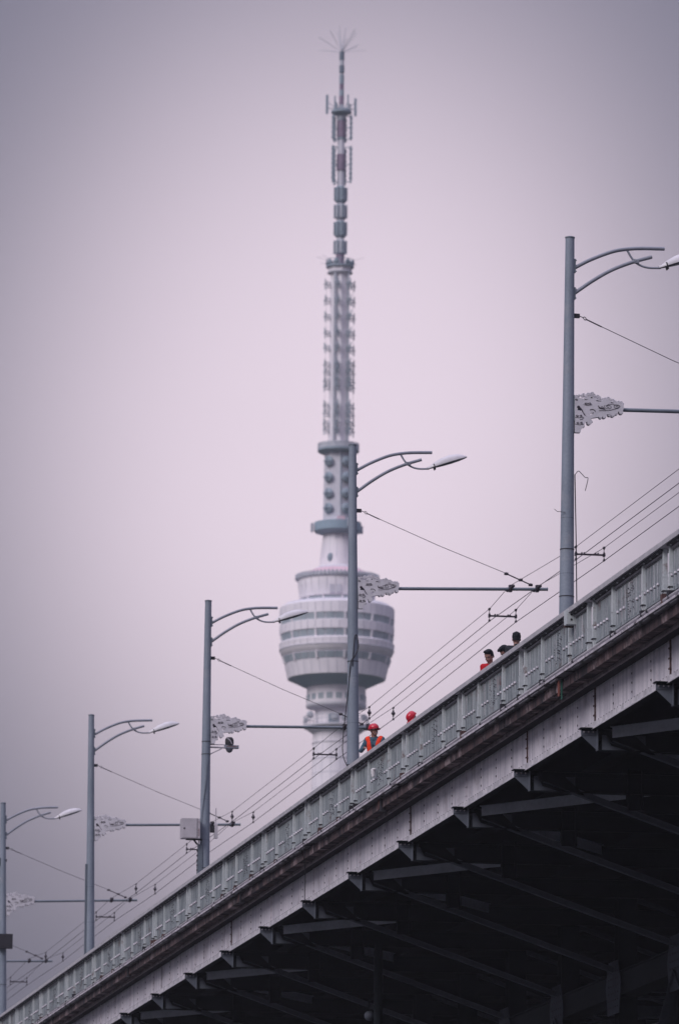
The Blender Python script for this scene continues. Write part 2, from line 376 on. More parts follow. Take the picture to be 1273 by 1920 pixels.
# zigzag lateral bracing under the floor beams
for k in KS[1:]:
    y = seam(k)
    a, c_ = (33.0, y-.18), (38.3, y-7.8)
    if k % 2: a, c_ = (38.3, y-.2), (33.0, y-7.8)
    m = MB().beam((a[0], a[1], 20.51), (c_[0], c_[1], 20.51), .025, .28).beam((a[0], a[1], 20.64), (c_[0], c_[1], 20.64), .18, .02)
    bb(m, 'lateral_brace', 'brace')
# stringers
for x in (34.6, 36.9, 39.2, 43.4, 46.0, 49.6, 53.6):
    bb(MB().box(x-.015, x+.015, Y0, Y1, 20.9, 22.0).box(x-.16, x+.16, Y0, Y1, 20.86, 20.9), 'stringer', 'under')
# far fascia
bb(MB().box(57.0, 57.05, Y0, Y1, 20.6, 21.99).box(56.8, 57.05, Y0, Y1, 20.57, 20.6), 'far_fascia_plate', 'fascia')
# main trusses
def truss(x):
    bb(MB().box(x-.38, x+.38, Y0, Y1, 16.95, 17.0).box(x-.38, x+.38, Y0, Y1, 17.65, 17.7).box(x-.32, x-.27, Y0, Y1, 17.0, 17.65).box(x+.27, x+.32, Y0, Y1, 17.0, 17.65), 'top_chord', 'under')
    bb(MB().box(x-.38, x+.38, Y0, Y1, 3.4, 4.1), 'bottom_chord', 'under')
    for k in KS:
        y = seam(k)
        m = MB().box(x-.30, x+.30, y-.28, y-.24, 4.1, 20.0).box(x-.30, x+.30, y+.24, y+.28, 4.1, 20.0).box(x-.02, x+.02, y-.24, y+.24, 4.1, 20.0)
        bb(m, 'truss_post', 'under')
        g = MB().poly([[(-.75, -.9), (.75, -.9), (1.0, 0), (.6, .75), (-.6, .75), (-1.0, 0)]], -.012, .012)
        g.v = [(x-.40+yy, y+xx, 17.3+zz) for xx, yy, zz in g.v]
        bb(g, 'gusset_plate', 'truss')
        r = MB()
        for i in range(5):
            for j in range(6): r.box(x-.43, x-.412, y-.6+i*.3-.025, y-.6+i*.3+.025, 16.6+j*.22, 16.65+j*.22)
        bb(r, 'rivets', 'bolt', kind='stuff')
        sgn = 1 if k % 2 else -1
        za, zb = (17.0, 10.7)
        for (ya, z0, yb, z1) in ((y, 17.0, y-8, 10.6), (y, 10.6, y-8, 17.0), (y, 4.1, y-8, 10.6), (y, 10.6, y-8, 4.1)):
            if (ya == y and z0 > z1) == (sgn > 0):
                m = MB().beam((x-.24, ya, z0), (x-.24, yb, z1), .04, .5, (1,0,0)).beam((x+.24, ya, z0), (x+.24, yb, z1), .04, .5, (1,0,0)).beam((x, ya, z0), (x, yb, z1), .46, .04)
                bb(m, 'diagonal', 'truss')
for x in (41.0, 49.0): truss(x)
for k in KS:
    y = seam(k)
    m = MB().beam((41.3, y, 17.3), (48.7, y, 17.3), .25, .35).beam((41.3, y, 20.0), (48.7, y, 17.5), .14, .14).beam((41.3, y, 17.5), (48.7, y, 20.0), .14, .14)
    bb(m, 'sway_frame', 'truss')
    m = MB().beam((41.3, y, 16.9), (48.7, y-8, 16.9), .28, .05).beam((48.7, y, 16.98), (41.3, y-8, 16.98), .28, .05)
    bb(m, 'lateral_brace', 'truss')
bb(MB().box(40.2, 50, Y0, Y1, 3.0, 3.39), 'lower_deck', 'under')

# ------------------------------------------------------------------ railing
RL = thing('bridge_railing', (32.0, 139.8, 22.1), 'grey-green iron baluster railing with a broad pale top rail along the bridge edge', 'railing')
RO = Vector((32.0, 139.8, 22.1))
def rr(mb, name, mats, kind=None, label=None):
    mb.v = [(x-RO.x, y-RO.y, z-RO.z) for x, y, z in mb.v]; return mb.build(name, mats, RL, kind=kind, label=label)
post = MB().box(-.070, .030, -.060, .060, -.02, 1.415).box(-.078, .038, -.066, .066, .42, .74)
post.box(-.088, .062, -.068, .068, .735, .75).box(-.10, .075, -.072, .072, .405, .425)
pmes = post.data('post', ['post'])
pr = MB().box(-.105, .08, -.075, .075, .385, .412); prme = pr.data('ring', 'dark')
bal = MB().tube([(0, 0, .29), (0, 0, 1.32)], .0185, 6); bal.mi = 1; bal.tube([(0, 0, 1.255), (0, 0, 1.295)], .026, 6); balme = bal.data('baluster', ['rail', 'kerb'])
knob = MB()
knob.lathe([(.006, .050), (.022, .042), (.034, .014), (.034, -.008), (.020, -.012)][::-1], 10); knob.smooth = True
knobme = knob.data('knob', 'fascia_edge')
kd = MB().lathe([(.018, -.035), (.022, -.028), (.020, -.014)], 8); kdme = kd.data('knob_collar', 'kerb')
PY = []; bays = []
for k in range(-4, 25):
    y = 129.2+8*k
    PY += [y, y+.62, y+2.74, y+5.92]
    bays += [(y+.62, y+2.74, 'a'), (y+2.74, y+5.92, 'w'), (y+5.92, y+8, 'a')]
BY = []
for (a, c_, t) in bays:
    n = 12 if t == 'a' else 18
    step = (c_-a-.12)/n
    for i in range(n): BY.append((a+.06+step*(i+.5), i, n, t))
for y in PY:
    if Y0 < y < Y1-2:
        p = inst('post', pmes, RL, (0, y-RO.y, 0)); inst('ring', prme, p)
vis = [q_ for q_ in BY if 126 < q_[0] < 300]
near = vis[:300]; rest = [q_ for q_ in BY if q_ not in near and Y0 < q_[0] < Y1]
for (y, i, n, t) in near: inst('baluster', balme, RL, (random.uniform(-.004, .004), y-RO.y, 0))
m = MB()
for (y, i, n, t) in rest: m.box(31.984, 32.016, y-.015, y+.015, 22.39, 23.46)
rr(m, 'baluster', 'rail', kind='stuff')
kn = 0
for (y, i, n, t) in BY:
    if not (120 < y < 300): continue
    ok = (t == 'a' and i % 2 == 1 and i > 1) or (t == 'w' and (i in (11, 13, 15) or i in (1, 3)))
    if ok and kn < 290:
        kn += 1; o = inst('knob', knobme, RL, (-.045, y-RO.y, .655)); inst('collar', kdme, o)
for (a, c_, t) in bays:
    if not (Y0 < a < Y1-6): continue
    rr(MB().tube([(31.975, a+.05, 23.435), (31.975, c_-.05, 23.435)], .024, 6), 'upper_rail', 'cap')
    rr(MB().tube([(32.0, a+.05, 22.40), (32.0, c_-.05, 22.40)], .016, 6).tube([(32.005, a+.05, 23.40), (32.005, c_-.05, 23.40)], .010, 5), 'lower_rail', 'rail')
    m = MB(); yy = a+.45
    while yy < c_-.2:
        m.ball((31.90, yy, 23.478), .030, 6, 4); yy += .68
    rr(m, 'hanging_bolt', 'post', kind='stuff')
    rr(MB().box(31.86, 32.13, a+.02, c_-.02, 23.475, 23.518), 'cap_shade_strip', 'dark')  # added strip, near-black for the shade beneath the cap
    if t == 'w' and 125 < a < 290:
        m = MB(); mid = (a+c_)/2-.1
        for j in range(5):
            yy = mid-.36+j*.178
            for z_ in range(11):
                if random.random() < .55:
                    m.ball((31.985+random.uniform(-.012, .012), yy+random.uniform(-.012, .012), 22.58+z_*.065+.05*math.sin(j*1.3)), random.uniform(.012, .022), 5, 4)
        rr(m, 'cast_ornament', ['kerb'], kind='stuff')
# end bays to the joint between paired posts are open; foot pipe with clamps
for k in range(-4, 25):
    y = 129.2+8*k
    if y+8 > Y1 or y < Y0: continue
    e = random.uniform(-.01, .01)
    o = rr(MB().box(31.80+e*.4, 32.15, y-1.0, y+6.99, 23.52+e*.3, 23.64+e*.3), 'cap_rail', 'cap')
    o = rr(MB().tube([(31.88, y-1.0, 22.235), (31.88, y+3.0, 22.235+e*.5), (31.88, y+7.02, 22.235)], .035, 8), 'foot_pipe', 'cap')
    for yy in (y+1.9, y+5.2): rr(MB().tube([(31.88, yy, 22.235), (31.88, yy+.18, 22.235)], .042, 8), 'pipe_joint', 'dark')
for y in PY:
    if 120 < y < 300 and random.random() < .62:
        r_ = random.random()
        rr(MB().box(31.86, 32.02, y-.16, y+.02, 22.12, 22.12+random.uniform(.20, .30)).box(31.84, 31.95, y-.22, y-.12, 22.17, 22.28), 'pipe_clamp', 'rust' if r_ < .5 else 'dark')
# cable stubs hanging below
for (y, l_) in ((141.5, .35), (146.5, .3), (151.4, .42), (159, .3), (167.2, .25), (176, .3)):
    rr(MB().tube([(31.9, y, 22.2), (31.9, y, 22.1-l_)], .008, 4), 'loose_wire', 'dark')
jb = thing('junction_box', (31.8, 139.55, 23.42), 'small pale junction box with two dark holes on the railing by the nearest lamp post', 'junction box')
MB().box(-.04, .20, -.17, .17, -.20, .17).build('body', 'post', jb)
MB().tube([(.08, -.175, .05), (.08, -.171, .05)], .03, 10).tube([(.08, -.175, -.08), (.08, -.171, -.08)], .03, 10).build('hole', 'dark', jb)
MB().box(-.045, .205, .12, .175, -.24, -.18).build('rust_edge', 'rust', jb)
rg = MB(); rg.lathe([(.05, 0), (.062, .10), (.07, .22), (.055, .24)], 10); rg.ball((.02, -.03, .22), .07, 8, 6, 1, 1, .6)
tag(rg.build('plastic_cup', 'cup', None, (31.86, 165.9, 22.80)), 'white plastic cup stuck on the railing balusters below the man in the orange vest', 'cup')
for i, (y, z, x) in enumerate(((164.97, 22.0, 31.93), (190.0, 22.0, 31.93), (216, 22.0, 31.93), (250, 22.0, 31.93))):
    d = thing('drain_box', (x, y, z), ['dark rusty drain box on the cornice below the man in the orange vest', 'dark drain box on the cornice below the lamp post with the white cabinet',
              'dark drain box on the cornice below the fourth lamp post, small and distant', 'small dark drain box on the cornice nearest the left edge of the picture'][i], 'drain box', 'drain boxes hung along the cornice')
    MB().box(-.03, .12, -.10, .22, -.34, .0).build('body', 'dark', d); MB().box(-.05, -.03, .10, .26, -.28, .02).build('side_plate', 'rust', d)
stp = thing('hanging_straps', (31.9, 140.9, 22.0), 'orange and green cloth strips hanging on the cornice under the railing at right', 'strap')
MB().box(-.03, -.01, -.12, .06, -.42, 0).build('orange_strip', 'orange', stp); MB().box(.02, .04, -.2, -.1, -.52, 0).build('green_strip', 'green', stp)
tag(MB().tube([(31.72, 177.4, 22.05), (31.95, 177.9, 21.7), (32.48, 180.7, 21.4), (32.46, 180.7, 20.66)], .014, 5).build('hanging_cable', 'dark'), 'thin black cable running down over the cornice and pale fascia near mid-bridge', 'cable')
dp_ = thing('drain_pipe', (36.0, 186.4, 15.0), 'vertical grey drain pipe in the dark under the bridge', 'pipe')
MB().tube([(0, 0, 0), (0, 0, 5)], .15, 14).build('pipe', 'under', dp_); MB().tube([(0, 0, 2.83), (0, 0, 2.93)], .19, 14).build('collar', 'under', dp_)
lb = thing('globe_lamp', (36.0, 188.0, 17.72), 'unlit round lamp globe beside the drain pipe under the bridge', 'lamp'); MB().ball((0, 0, 0), .17, 14, 10).build('globe', 'under_light', lb); MB().tube([(0, 0, .15), (0, 0, .5), (.0, -1.6, .55)], .03, 8).build('bracket', 'under', lb)

# ------------------------------------------------------------------ lamp posts
def arc(pts, n=10):    # smooth curve through points (Catmull-Rom)
    P = [Vector(p) for p in pts]; P = [P[0]*2-P[1]]+P+[P[-1]*2-P[-2]]; res = []
    for i in range(1, len(P)-2):
        for j in range(n):
            t = j/n; a, b_, c_, d = P[i-1:i+3]
            res.append(.5*((2*b_)+(c_-a)*t+(2*a-5*b_+4*c_-d)*t*t+(3*b_-a-3*c_+d)*t**3))
    res.append(P[-2]); return res
H = 14.35
me = {}
m = MB(); m.tube([(0, 0, 0), (0, 0, H)], [.235, .128], 24); me['pole'] = m.data('pole', 'pole')
m = MB(); m.lathe([(.142, H-.01), (.142, H+.02), (.05, H+.05)], 24); m.mi = 0; me['cap'] = m.data('pole_cap', 'mast')
m = MB(); m.box(.10, .165, -.07, .07, H-1.02, H-.62).box(.10, .168, -.07, .07, H-1.80, H-1.45)
for z in (-.66, -.98, -1.5, -1.76): m.tube([(.16, -.05, H+z), (.19, -.05, H+z)], .02, 6); m.tube([(.16, .05, H+z), (.19, .05, H+z)], .02, 6)
me['mount'] = m.data('arm_mount', 'mast')
ua = arc([(.16, 0, -.86), (.62, 0, -.60), (1.25, 0, -.33), (1.75, 0, -.22), (2.2, 0, -.18), (2.77, 0, -.16)])
me['ua'] = MB().tube([p+Vector((0, 0, H)) for p in ua], .055, 12).data('upper_arm', 'arm')
la = arc([(.16, 0, -1.60), (.7, 0, -1.20), (1.25, 0, -.86), (1.85, 0, -.60), (2.40, 0, -.42)])
me['la'] = MB().tube([p+Vector((0, 0, H)) for p in la], .055, 12).data('lower_arm', 'arm')
ls = arc([(1.66, 0, -.24), (1.84, 0, -.52), (2.03, 0, -.67), (2.3, 0, -.74), (2.66, 0, -.73)])
me['ls'] = MB().tube([p+Vector((0, 0, H)) for p in ls], .032, 8).tube([(1.88, -.05, H-.56), (2.0, .05, H-.60)], .05, 8).box(1.86, 2.02, -.07, .07, H-.63, H-.53).data('lamp_stem', 'arm')
# lamp head: long shell, flattened, pointed at the far end
def head():
    ang_ = math.atan2(.46, 1.38); prof = [(0, .055), (.10, .06), (.22, .10), (.26, .118), (.30, .125), (.55, .175), (.85, .195), (1.12, .165), (1.32, .10), (1.43, .035), (1.46, .008)]
    sh = MB(); ln = MB(); n = 14
    R = Matrix.Rotation(-ang_, 3, 'Y'); B = Vector((2.62, 0, H-.74))
    for (mb, top) in ((sh, True), (ln, False)):
        vs = []; fs = []
        for (t, r) in prof:
            for j in range(n+1):
                a = pi*j/n; hgt = r*(1.25 if top else .28)
                z = sin(a)*hgt*(1 if top else -1); y = cos(a)*r*1.02
                vs.append(B+R @ Vector((t, y*(1 if top else .93), z+(.005 if top else -.004))))
        for i in range(len(prof)-1):
            for j in range(n): fs.append((i*(n+1)+j, i*(n+1)+j+1, (i+1)*(n+1)+j+1, (i+1)*(n+1)+j))
            fs.append((i*(n+1), (i+1)*(n+1), (i+1)*(n+1)+n, i*(n+1)+n))
        fs.append(tuple(range(n+1)))
        mb.smooth = True; mb.add(vs, fs)
    bd = MB(); c_ = B+R @ Vector((.235, 0, .02)); bd.beam(B+R @ Vector((.22, 0, .0)), B+R @ Vector((.25, 0, .0)), .235, .20)
    ht = MB(); ht.beam(B+R @ Vector((.50, 0, -.05)), B+R @ Vector((1.28, 0, -.055)), .22, .05)
    return sh.data('lamp_head', 'lamp'), ln.data('lens', 'lens'), bd.data('clasp', 'dark')
me['sh'], me['ln'], me['bd'] = head()
me['eye'] = MB().box(.12, .30, -.045, .045, H-2.33, H-2.21).tube([(.30, 0, H-2.27), (.40, 0, H-2.31)], .012, 6).tube(arc([(.40, 0, H-2.31), (.45, 0, H-2.29), (.50, 0, H-2.35), (.46, 0, H-2.38), (.40, 0, H-2.31)], 4), .012, 6).data('stay_anchor', 'dark')
AZ0, AZ1 = -4.97, -4.80      # mast arm heights below the top at the root and at the tip
me['stay'] = MB().tube([(.48, 0, H-2.35), (3.0, 0, H-3.40), (5.45, 0, H-4.33)], .011, 5).tube([(.48, 0, H-2.35), (.95, 0, H-2.55)], .02, 5).data('stay_wire', 'wire')
sti = MB()
for (x, z) in ((5.35, -4.30), (5.85, -4.50), (6.2, -4.66)): sti.ball((x, 0, H+z), .055, 8, 5); sti.box(x-.07, x+.07, -.03, .03, H+z-.05, H+z+.035)
sti.tube([(5.35, 0, H-4.30), (6.25, 0, H-4.68)], .022, 6); me['sti'] = sti.data('stay_insulator', 'insul')
me['mast'] = MB().tube([(.10, 0, H+AZ0), (6.78, 0, H+AZ1)], .057, 12).tube([(6.78, 0, H+AZ1), (6.80, 0, H+AZ1)], .065, 12).data('mast_arm', 'mast')
cpm = MB()
for x in (5.49, 6.43):
    z = H+AZ0+(AZ1-AZ0)*x/6.78; cpm.box(x-.05, x+.05, -.085, .085, z-.10, z+.14).ball((x, -.08, z), .075, 8, 5).ball((x, .08, z+.02), .07, 8, 5)
    cpm.tube([(x, -.55, z+.02), (x, .55, z+.06)], .022, 6)
    for y in (-.5, -.36, -.2, .2, .36, .5): cpm.ball((x, y, z+.03), .055, 8, 5)
me['clamp'] = cpm.data('wire_clamp', 'insul')
# ornament: pierced sheet-metal cloud plate
def Z2(p): return ((p[0]-150)/705.+.135, -(p[1]-430)/705.+AZ0+.05)
outer = [(165,300),(165,262),(215,250),(330,268),(390,255),(430,225),(480,205),(530,215),(565,240),(640,262),(700,285),(770,280),(840,262),(890,285),(960,300),(1040,318),(1110,325),
         (1150,348),(1172,372),(1170,430),(1150,470),(1165,500),(1150,530),(1110,540),(1075,525),(1070,490),(1040,520),(1000,555),(985,585),(950,595),(915,585),(905,562),(820,568),(815,615),(790,640),(760,640),(742,612),(712,640),(680,640),(655,628),(600,640),(545,650),(485,680),(518,700),(520,745),(500,780),(460,792),(430,770),(415,735),(375,775),(350,850),(300,900),(282,968),(175,968),(172,700),(165,500)]
hole1 = [(215,510),(290,520),(335,570),(350,620),(385,625),(415,640),(350,545),(330,500),(280,450),(240,470)]
hole2 = [(585,300),(620,285),(650,292),(700,300),(710,312),(640,312)]
hole3 = [(355,285),(400,280),(440,290),(400,300),(360,298)]
hole4 = [(480,600),(500,560),(545,540),(560,555),(520,575),(500,600)]
hole5 = [(890,325),(915,312),(950,320),(985,332),(930,336)]
hole6 = [(480,245),(500,230),(530,236),(520,255),(495,255)]
orn = MB(); orn.poly([[Z2(p) for p in lp] for lp in (outer, hole1, hole2, hole3, hole4, hole5, hole6)], -.14, .02, H)
orn2 = MB(); orn2.poly([[(x+.015, z+.035) for x, z in [Z2(p) for p in outer[:17]+[(1100,350),(700,330),(300,300)]]]], .07, .09, H)
def curl(cx_, cz_, R_, a0, sg=1, th=.018):
    p = [Z2((cx_+sg*(R_*(1-.75*t/14))*cos(a0+1.5*2*pi*t/14), cz_+(R_*(1-.75*t/14))*sin(a0+1.5*2*pi*t/14)*.85)) for t in range(15)]
    for yy in (-.12, 0): orn.tube([(x, yy, H+z) for x, z in p], th, 5)
for (x, y, R_, sg) in ((200, 225, 34, 1), (250, 208, 26, -1), (345, 190, 42, 1), (410, 215, 30, -1), (445, 170, 40, 1), (515, 158, 50, -1), (565, 190, 36, 1), (630, 205, 40, -1), (675, 232, 36, 1), (735, 258, 30, -1), (790, 248, 34, 1), (845, 232, 42, -1), (890, 255, 30, 1), (945, 268, 36, -1), (1000, 295, 28, 1), (1060, 298, 32, -1), (1120, 305, 34, 1), (1150, 330, 22, -1),
                    (460, 765, 34, 1), (505, 735, 26, -1), (700, 632, 28, 1), (775, 618, 34, -1), (880, 575, 28, 1), (948, 578, 36, -1), (1020, 540, 26, 1), (1118, 515, 38, -1), (350, 830, 22, 1)):
    curl(x, y, R_, .6, sg)
me['orn'] = orn.data('ornament_plate', 'orn'); me['orn2'] = orn2.data('ornament_back_plate', 'orn')
def spiral(cx_, cz_, r0, r1, turns, a0, sx=1., n=26):
    return [(Z2((cx_+sx*(r0+(r1-r0)*t/n)*cos(a0+turns*2*pi*t/n), cz_+(r0+(r1-r0)*t/n)*sin(a0+turns*2*pi*t/n)*.62))) for t in range(n+1)]
scr = MB()
def sc_tube(pts, r=.0075): scr.tube([(p[0], -.145, H+p[1]) for p in pts], r*.75, 5)
sc_tube(spiral(850, 410, 12, 85, 1.6, 0)); sc_tube(spiral(1020, 400, 14, 75, 1.5, pi)); sc_tube([Z2(p) for p in ((800, 395), (850, 360), (900, 352), (1000, 365), (1070, 370), (1085, 395), (1060, 425), (980, 450), (880, 480), (800, 490), (730, 495), (660, 498))])
sc_tube(spiral(720, 430, 8, 45, 1.3, 1)); sc_tube([Z2(p) for p in ((640, 400), (670, 430), (700, 450), (770, 440))], .014); sc_tube([Z2(p) for p in ((650, 440), (690, 455), (790, 465))], .013)
for (x, y, sx_) in ((430, 368, 1.5), (250, 628, 1.2), (262, 772, 1.1)):
    sc_tube(spiral(x-40, y, 6, 32, 1.3, 0, sx_), .007); sc_tube(spiral(x+45, y, 6, 34, 1.3, pi, sx_), .007); sc_tube([Z2(p) for p in ((x-90, y+25), (x, y+38), (x+90, y+18))], .007)
sc_tube([Z2(p) for p in ((475, 500), (490, 480), (530, 480), (575, 500), (585, 525))], .012); sc_tube(spiral(190, 300, 8, 34, 1.2, 0), .008)
sc_tube([Z2(p) for p in ((270, 700), (320, 690), (345, 655))], .010)
scr.tube([(Z2((240, 450))[0], -.10, H+Z2((240, 450))[1]), (Z2((240, 450))[0], -.146, H+Z2((240, 450))[1])], .045, 10)
me['scr'] = scr.data('scroll', 'insul')
me['holder'] = MB().box(.13, .16, -.12, .02, H-5.35, H-4.60).data('ornament_holder', 'mast')
me['band'] = MB().tube([(0, 0, -.012), (0, 0, .012)], .205, 20).data('band', 'dark')
POLES = [(154.63, 36.94, .0118), (188.05, 37.27, -.006), (218.65, 36.84, .006), (251.27, 36.94, -.006), (282.63, 36.94, -.011), (313.9, 37.05, 0)]
LBL = ['nearest lamp post, at the right edge, its lamp head cut off by the frame',
       'grey lamp post standing in front of the television tower beside the orange-vested man',
       'grey lamp post carrying a traffic camera and a white cabinet, left of the tower',
       'grey lamp post without any box, between the camera post and the leftmost post',
       'leftmost lamp post in the picture, with a dark box strapped to its shaft',
       'lamp post beyond the left edge, only its long mast arm reaching into view']
GP = 'street lamp posts along the near side of the bridge'
posts = []
for i, (y, zt, ln) in enumerate(POLES):
    t = thing('lamp_post', (35.35-ln*H, y, zt-H), LBL[i], 'lamp post', GP, rot=(0, ln, 0))
    p = inst('pole', me['pole'], t); inst('cap', me['cap'], p)
    inst('arm_mount', me['mount'], t); inst('upper_arm', me['ua'], t); inst('lower_arm', me['la'], t); inst('lamp_stem', me['ls'], t)
    h = inst('lamp_head', me['sh'], t); inst('lens', me['ln'], h); inst('clasp', me['bd'], h)
    s_ = inst('stay_wire', me['stay'], t); inst('anchor', me['eye'], s_); inst('insulator', me['sti'], s_)
    inst('mast_arm', me['mast'], t); inst('wire_clamp', me['clamp'], t)
    o = inst('ornament', me['orn'], t); inst('back_plate', me['orn2'], o); inst('scroll', me['scr'], o, kind='stuff'); inst('holder', me['holder'], o)
    for z in {0: (3.95, 5.30), 1: (3.3, 6.85), 2: (3.75, 8.25, 8.75), 3: (2.8,), 4: (3.4, 5.2)}.get(i, ()):
        s0 = 1-z/H*.43
        bnd = inst('band', me['band'], t, (0, 0, z)); bnd.scale = (s0*1.19, s0*1.19, 1)
    for z in (2.9, 4.6, 6.2):
        bnd = inst('pole_seam', me['band'], t, (0, 0, z+i*.13)); k_ = (1-(z+i*.13)/H*.455)*1.150; bnd.scale = (k_, k_, .5)
        bnd.data = bnd.data.copy() if False else bnd.data
    posts.append(t)
# pole attachments
def onpole(i, pts):    # pts local to pole
    return pts
t = thing('loose_wire', (35.35, 154.63, 22.6), 'thin bent wire springing off the right side of the nearest lamp post', 'wire')
MB().tube(arc([(.12, -.03, 7.45), (.22, -.03, 7.56), (.30, -.03, 7.50), (.42, -.03, 7.38), (.50, -.03, 7.36), (.42, -.03, 7.0)], 4), .011, 5).tube([(.12, -.03, 7.45), (.15, -.03, 5.6), (.17, -.03, 3.0), (.19, -.03, 2.2)], .016, 5).build('wire', 'dark', t)
MB().tube([(-.50, -.12, 6.42), (-.42, -.15, 6.35), (-.2, -.18, 6.33)], .010, 4).build('tail', 'dark', t)
t = thing('pole_cable', (35.44, 188.05, 22.6), 'thin dark cable looping down the lamp post in front of the tower', 'cable')
MB().tube(arc([(-.10, -.20, 7.0), (-.02, -.21, 8.0), (.08, -.19, 7.95), (.10, -.19, 7.6), (-.04, -.2, 7.3), (-.16, -.2, 7.1), (-.22, -.1, 6.2), (-.40, -.05, 4.2), (-.22, -.1, 3.5)], 6), .016, 5).build('cable', 'dark', t)
t = thing('pole_cable', (35.30, 218.65, 22.6), 'pale cable running down the lamp post from the traffic camera to the white cabinet', 'cable')
MB().tube(arc([(.05, -.2, 7.9), (-.02, -.21, 7.0), (-.18, -.18, 5.6), (-.30, -.12, 4.2), (-.31, -.12, 3.3), (-.2, -.2, 2.9)], 6), .018, 5).build('cable', 'mast', t)
P3 = (35.32, 218.65, 22.6)
t = thing('traffic_camera', (35.32, 218.65, 31.05), 'dome traffic camera on a short arm fixed to the lamp post with the white cabinet', 'camera')
MB().tube([(.15, 0, -.02), (1.25, 0, -.02)], .035, 8).tube([(.15, 0, -.30), (.62, 0, -.06)], .022, 6).tube([(.15, 0, .08), (.8, 0, .10)], .018, 6).build('arm', 'white_box', t)
MB().box(.72, 1.28, -.12, .12, -.05, .07).build('base', 'arm', t)
MB().box(.78, 1.20, -.127, -.121, .0, .03).build('stripe', 'red_print', t)
dm = MB(); dm.lathe([(.16, .07), (.175, .2), (.16, .33), (.10, .39), (.03, .40)], 14, (.92, 0, 0)); dm.build('housing', 'dark', t)
MB().tube(arc([(.80, -.165, .33), (.92, -.185, .24), (1.0, -.17, .1)], 4), .02, 5).build('stripe', 'slab', t)
dm = MB(); dm.lathe([(.03, -.22), (.10, -.18), (.14, -.10), (.15, -.05)], 12, (.92, 0, 0)); dm.build('dome', 'lens', t)
t = thing('control_cabinet', (34.80, 218.4, 27.75), 'white metal control cabinet with faded red print strapped to a lamp post', 'cabinet')
MB().box(-.50, .22, -.28, .18, -.40, .38).build('box', 'white_box', t)
MB().box(-.48, .10, -.29, -.281, -.37, .35).build('door', 'white_box', t)
MB().box(.10, .115, -.293, -.281, -.40, .38).build('edge', 'dark', t)
pn = MB()
for z in (.20, .235, .27): pn.box(.15+abs(z-.235), .20, -.285, -.2815, z, z+.018)
for z in (-.30, -.24, -.18, -.12, -.06): pn.box(.145, .20, -.285, -.2815, z, z+.035)
pn.build('printed_characters', 'red_print', t)
MB().tube([(-.40, -.30, -.02), (-.40, -.285, -.02)], .035, 8).build('handle', 'dark', t)
MB().box(-.28, .34, -.16, .10, -.44, -.40).beam((.0, -.05, -.42), (.16, -.05, -.62), .06, .06).build('shelf', 'dark', t)
t = thing('steel_channel', (35.05, 218.5, 25.0), 'dark vertical steel channel beside the lamp post foot, under the white cabinet', 'channel')
ch = MB().box(-.06, .12, -.08, .04, -2.4, 2.15)
ch.build('channel', 'mast', t)
ch = MB()
for i in range(14): ch.box(-.10, -.06, -.06, 0, -.6+i*.19, -.53+i*.19)
ch.build('clip', 'dark', t, kind=None)
t = thing('radio_antenna', (35.72, 218.6, 27.7), 'small white radio unit with whip antenna on the right side of the cabinet lamp post', 'antenna')
MB().box(-.22, -.05, -.06, .06, -.05, .22).build('mount', 'dark', t); MB().box(-.06, .07, -.08, .08, -.28, .30).build('body', 'white_box', t); MB().tube([(0, 0, .30), (0, 0, .92)], .022, 6).build('whip', 'white_box', t)
t = thing('equipment_box', (35.5, 282.5, 29.95), 'dark square box strapped to the leftmost lamp post', 'box')
MB().box(-.38, .38, -.30, .22, -.34, .36).build('body', 'dark', t); MB().box(-.39, .39, -.31, .0, -.36, -.34).build('base', 'dark', t)
t = thing('pole_mount', (35.35, 282.6, 34.0), 'small antenna bracket on the left side of the leftmost lamp post', 'bracket')
MB().box(-.30, -.12, -.06, .06, -.22, .16).box(.12, .22, -.05, .05, -.02, .10).build('body', 'dark', t)
t = thing('pole_mount', (35.42, 251.2, 28.3), 'slim metal strip fixed on the left side of the fourth lamp post', 'bracket')
MB().box(-.27, -.20, -.05, .05, -2.5, 1.9).build('strip', 'mast', t)

# ------------------------------------------------------------------ overhead wires
C1X, C2X = 40.84, 41.78
HB = [126.5, 177.9, 191.35, 225.5, 258.2, 287.6, 322.0]     # H-shaped hangers
DR = [147.0, 213.5, 245.5, 273.9, 306.9, 335.0]             # short insulator hangers
ARM = [(y, zt+AZ0+.155) for (y, zt, ln) in POLES]
CZ = lambda y: 31.70+.06*sin(y*.11)
def contact(y):
    for a, z in ((163.9, 31.73), (177.9, 31.76), (191.4, 31.88), (213.4, 31.60), (225.5, 31.64), (245.5, 31.55), (258.2, 31.62), (273.9, 31.52), (287.6, 31.62), (306.9, 31.52), (322, 31.6)): pass
    tab = [(100, 31.72), (163.9, 31.73), (177.9, 31.76), (191.4, 31.88), (213.4, 31.60), (225.5, 31.65), (245.5, 31.56), (258.2, 31.66), (273.9, 31.56), (287.6, 31.68), (306.9, 31.55), (322, 31.66), (350, 31.6)]
    for (a, za), (c_, zc) in zip(tab, tab[1:]):
        if a <= y <= c_: return za+(zc-za)*(y-a)/(c_-a)
def messenger():
    pts = [(100, 32.3)]+[(y, contact(y)+.43) for y in HB]+[(y, contact(y)+.46) for y in DR]+[(y, z+.12) for y, z in ARM[1:]]+[(154.63, 32.12+.05), (350, 32.2)]
    pts.sort(); return pts
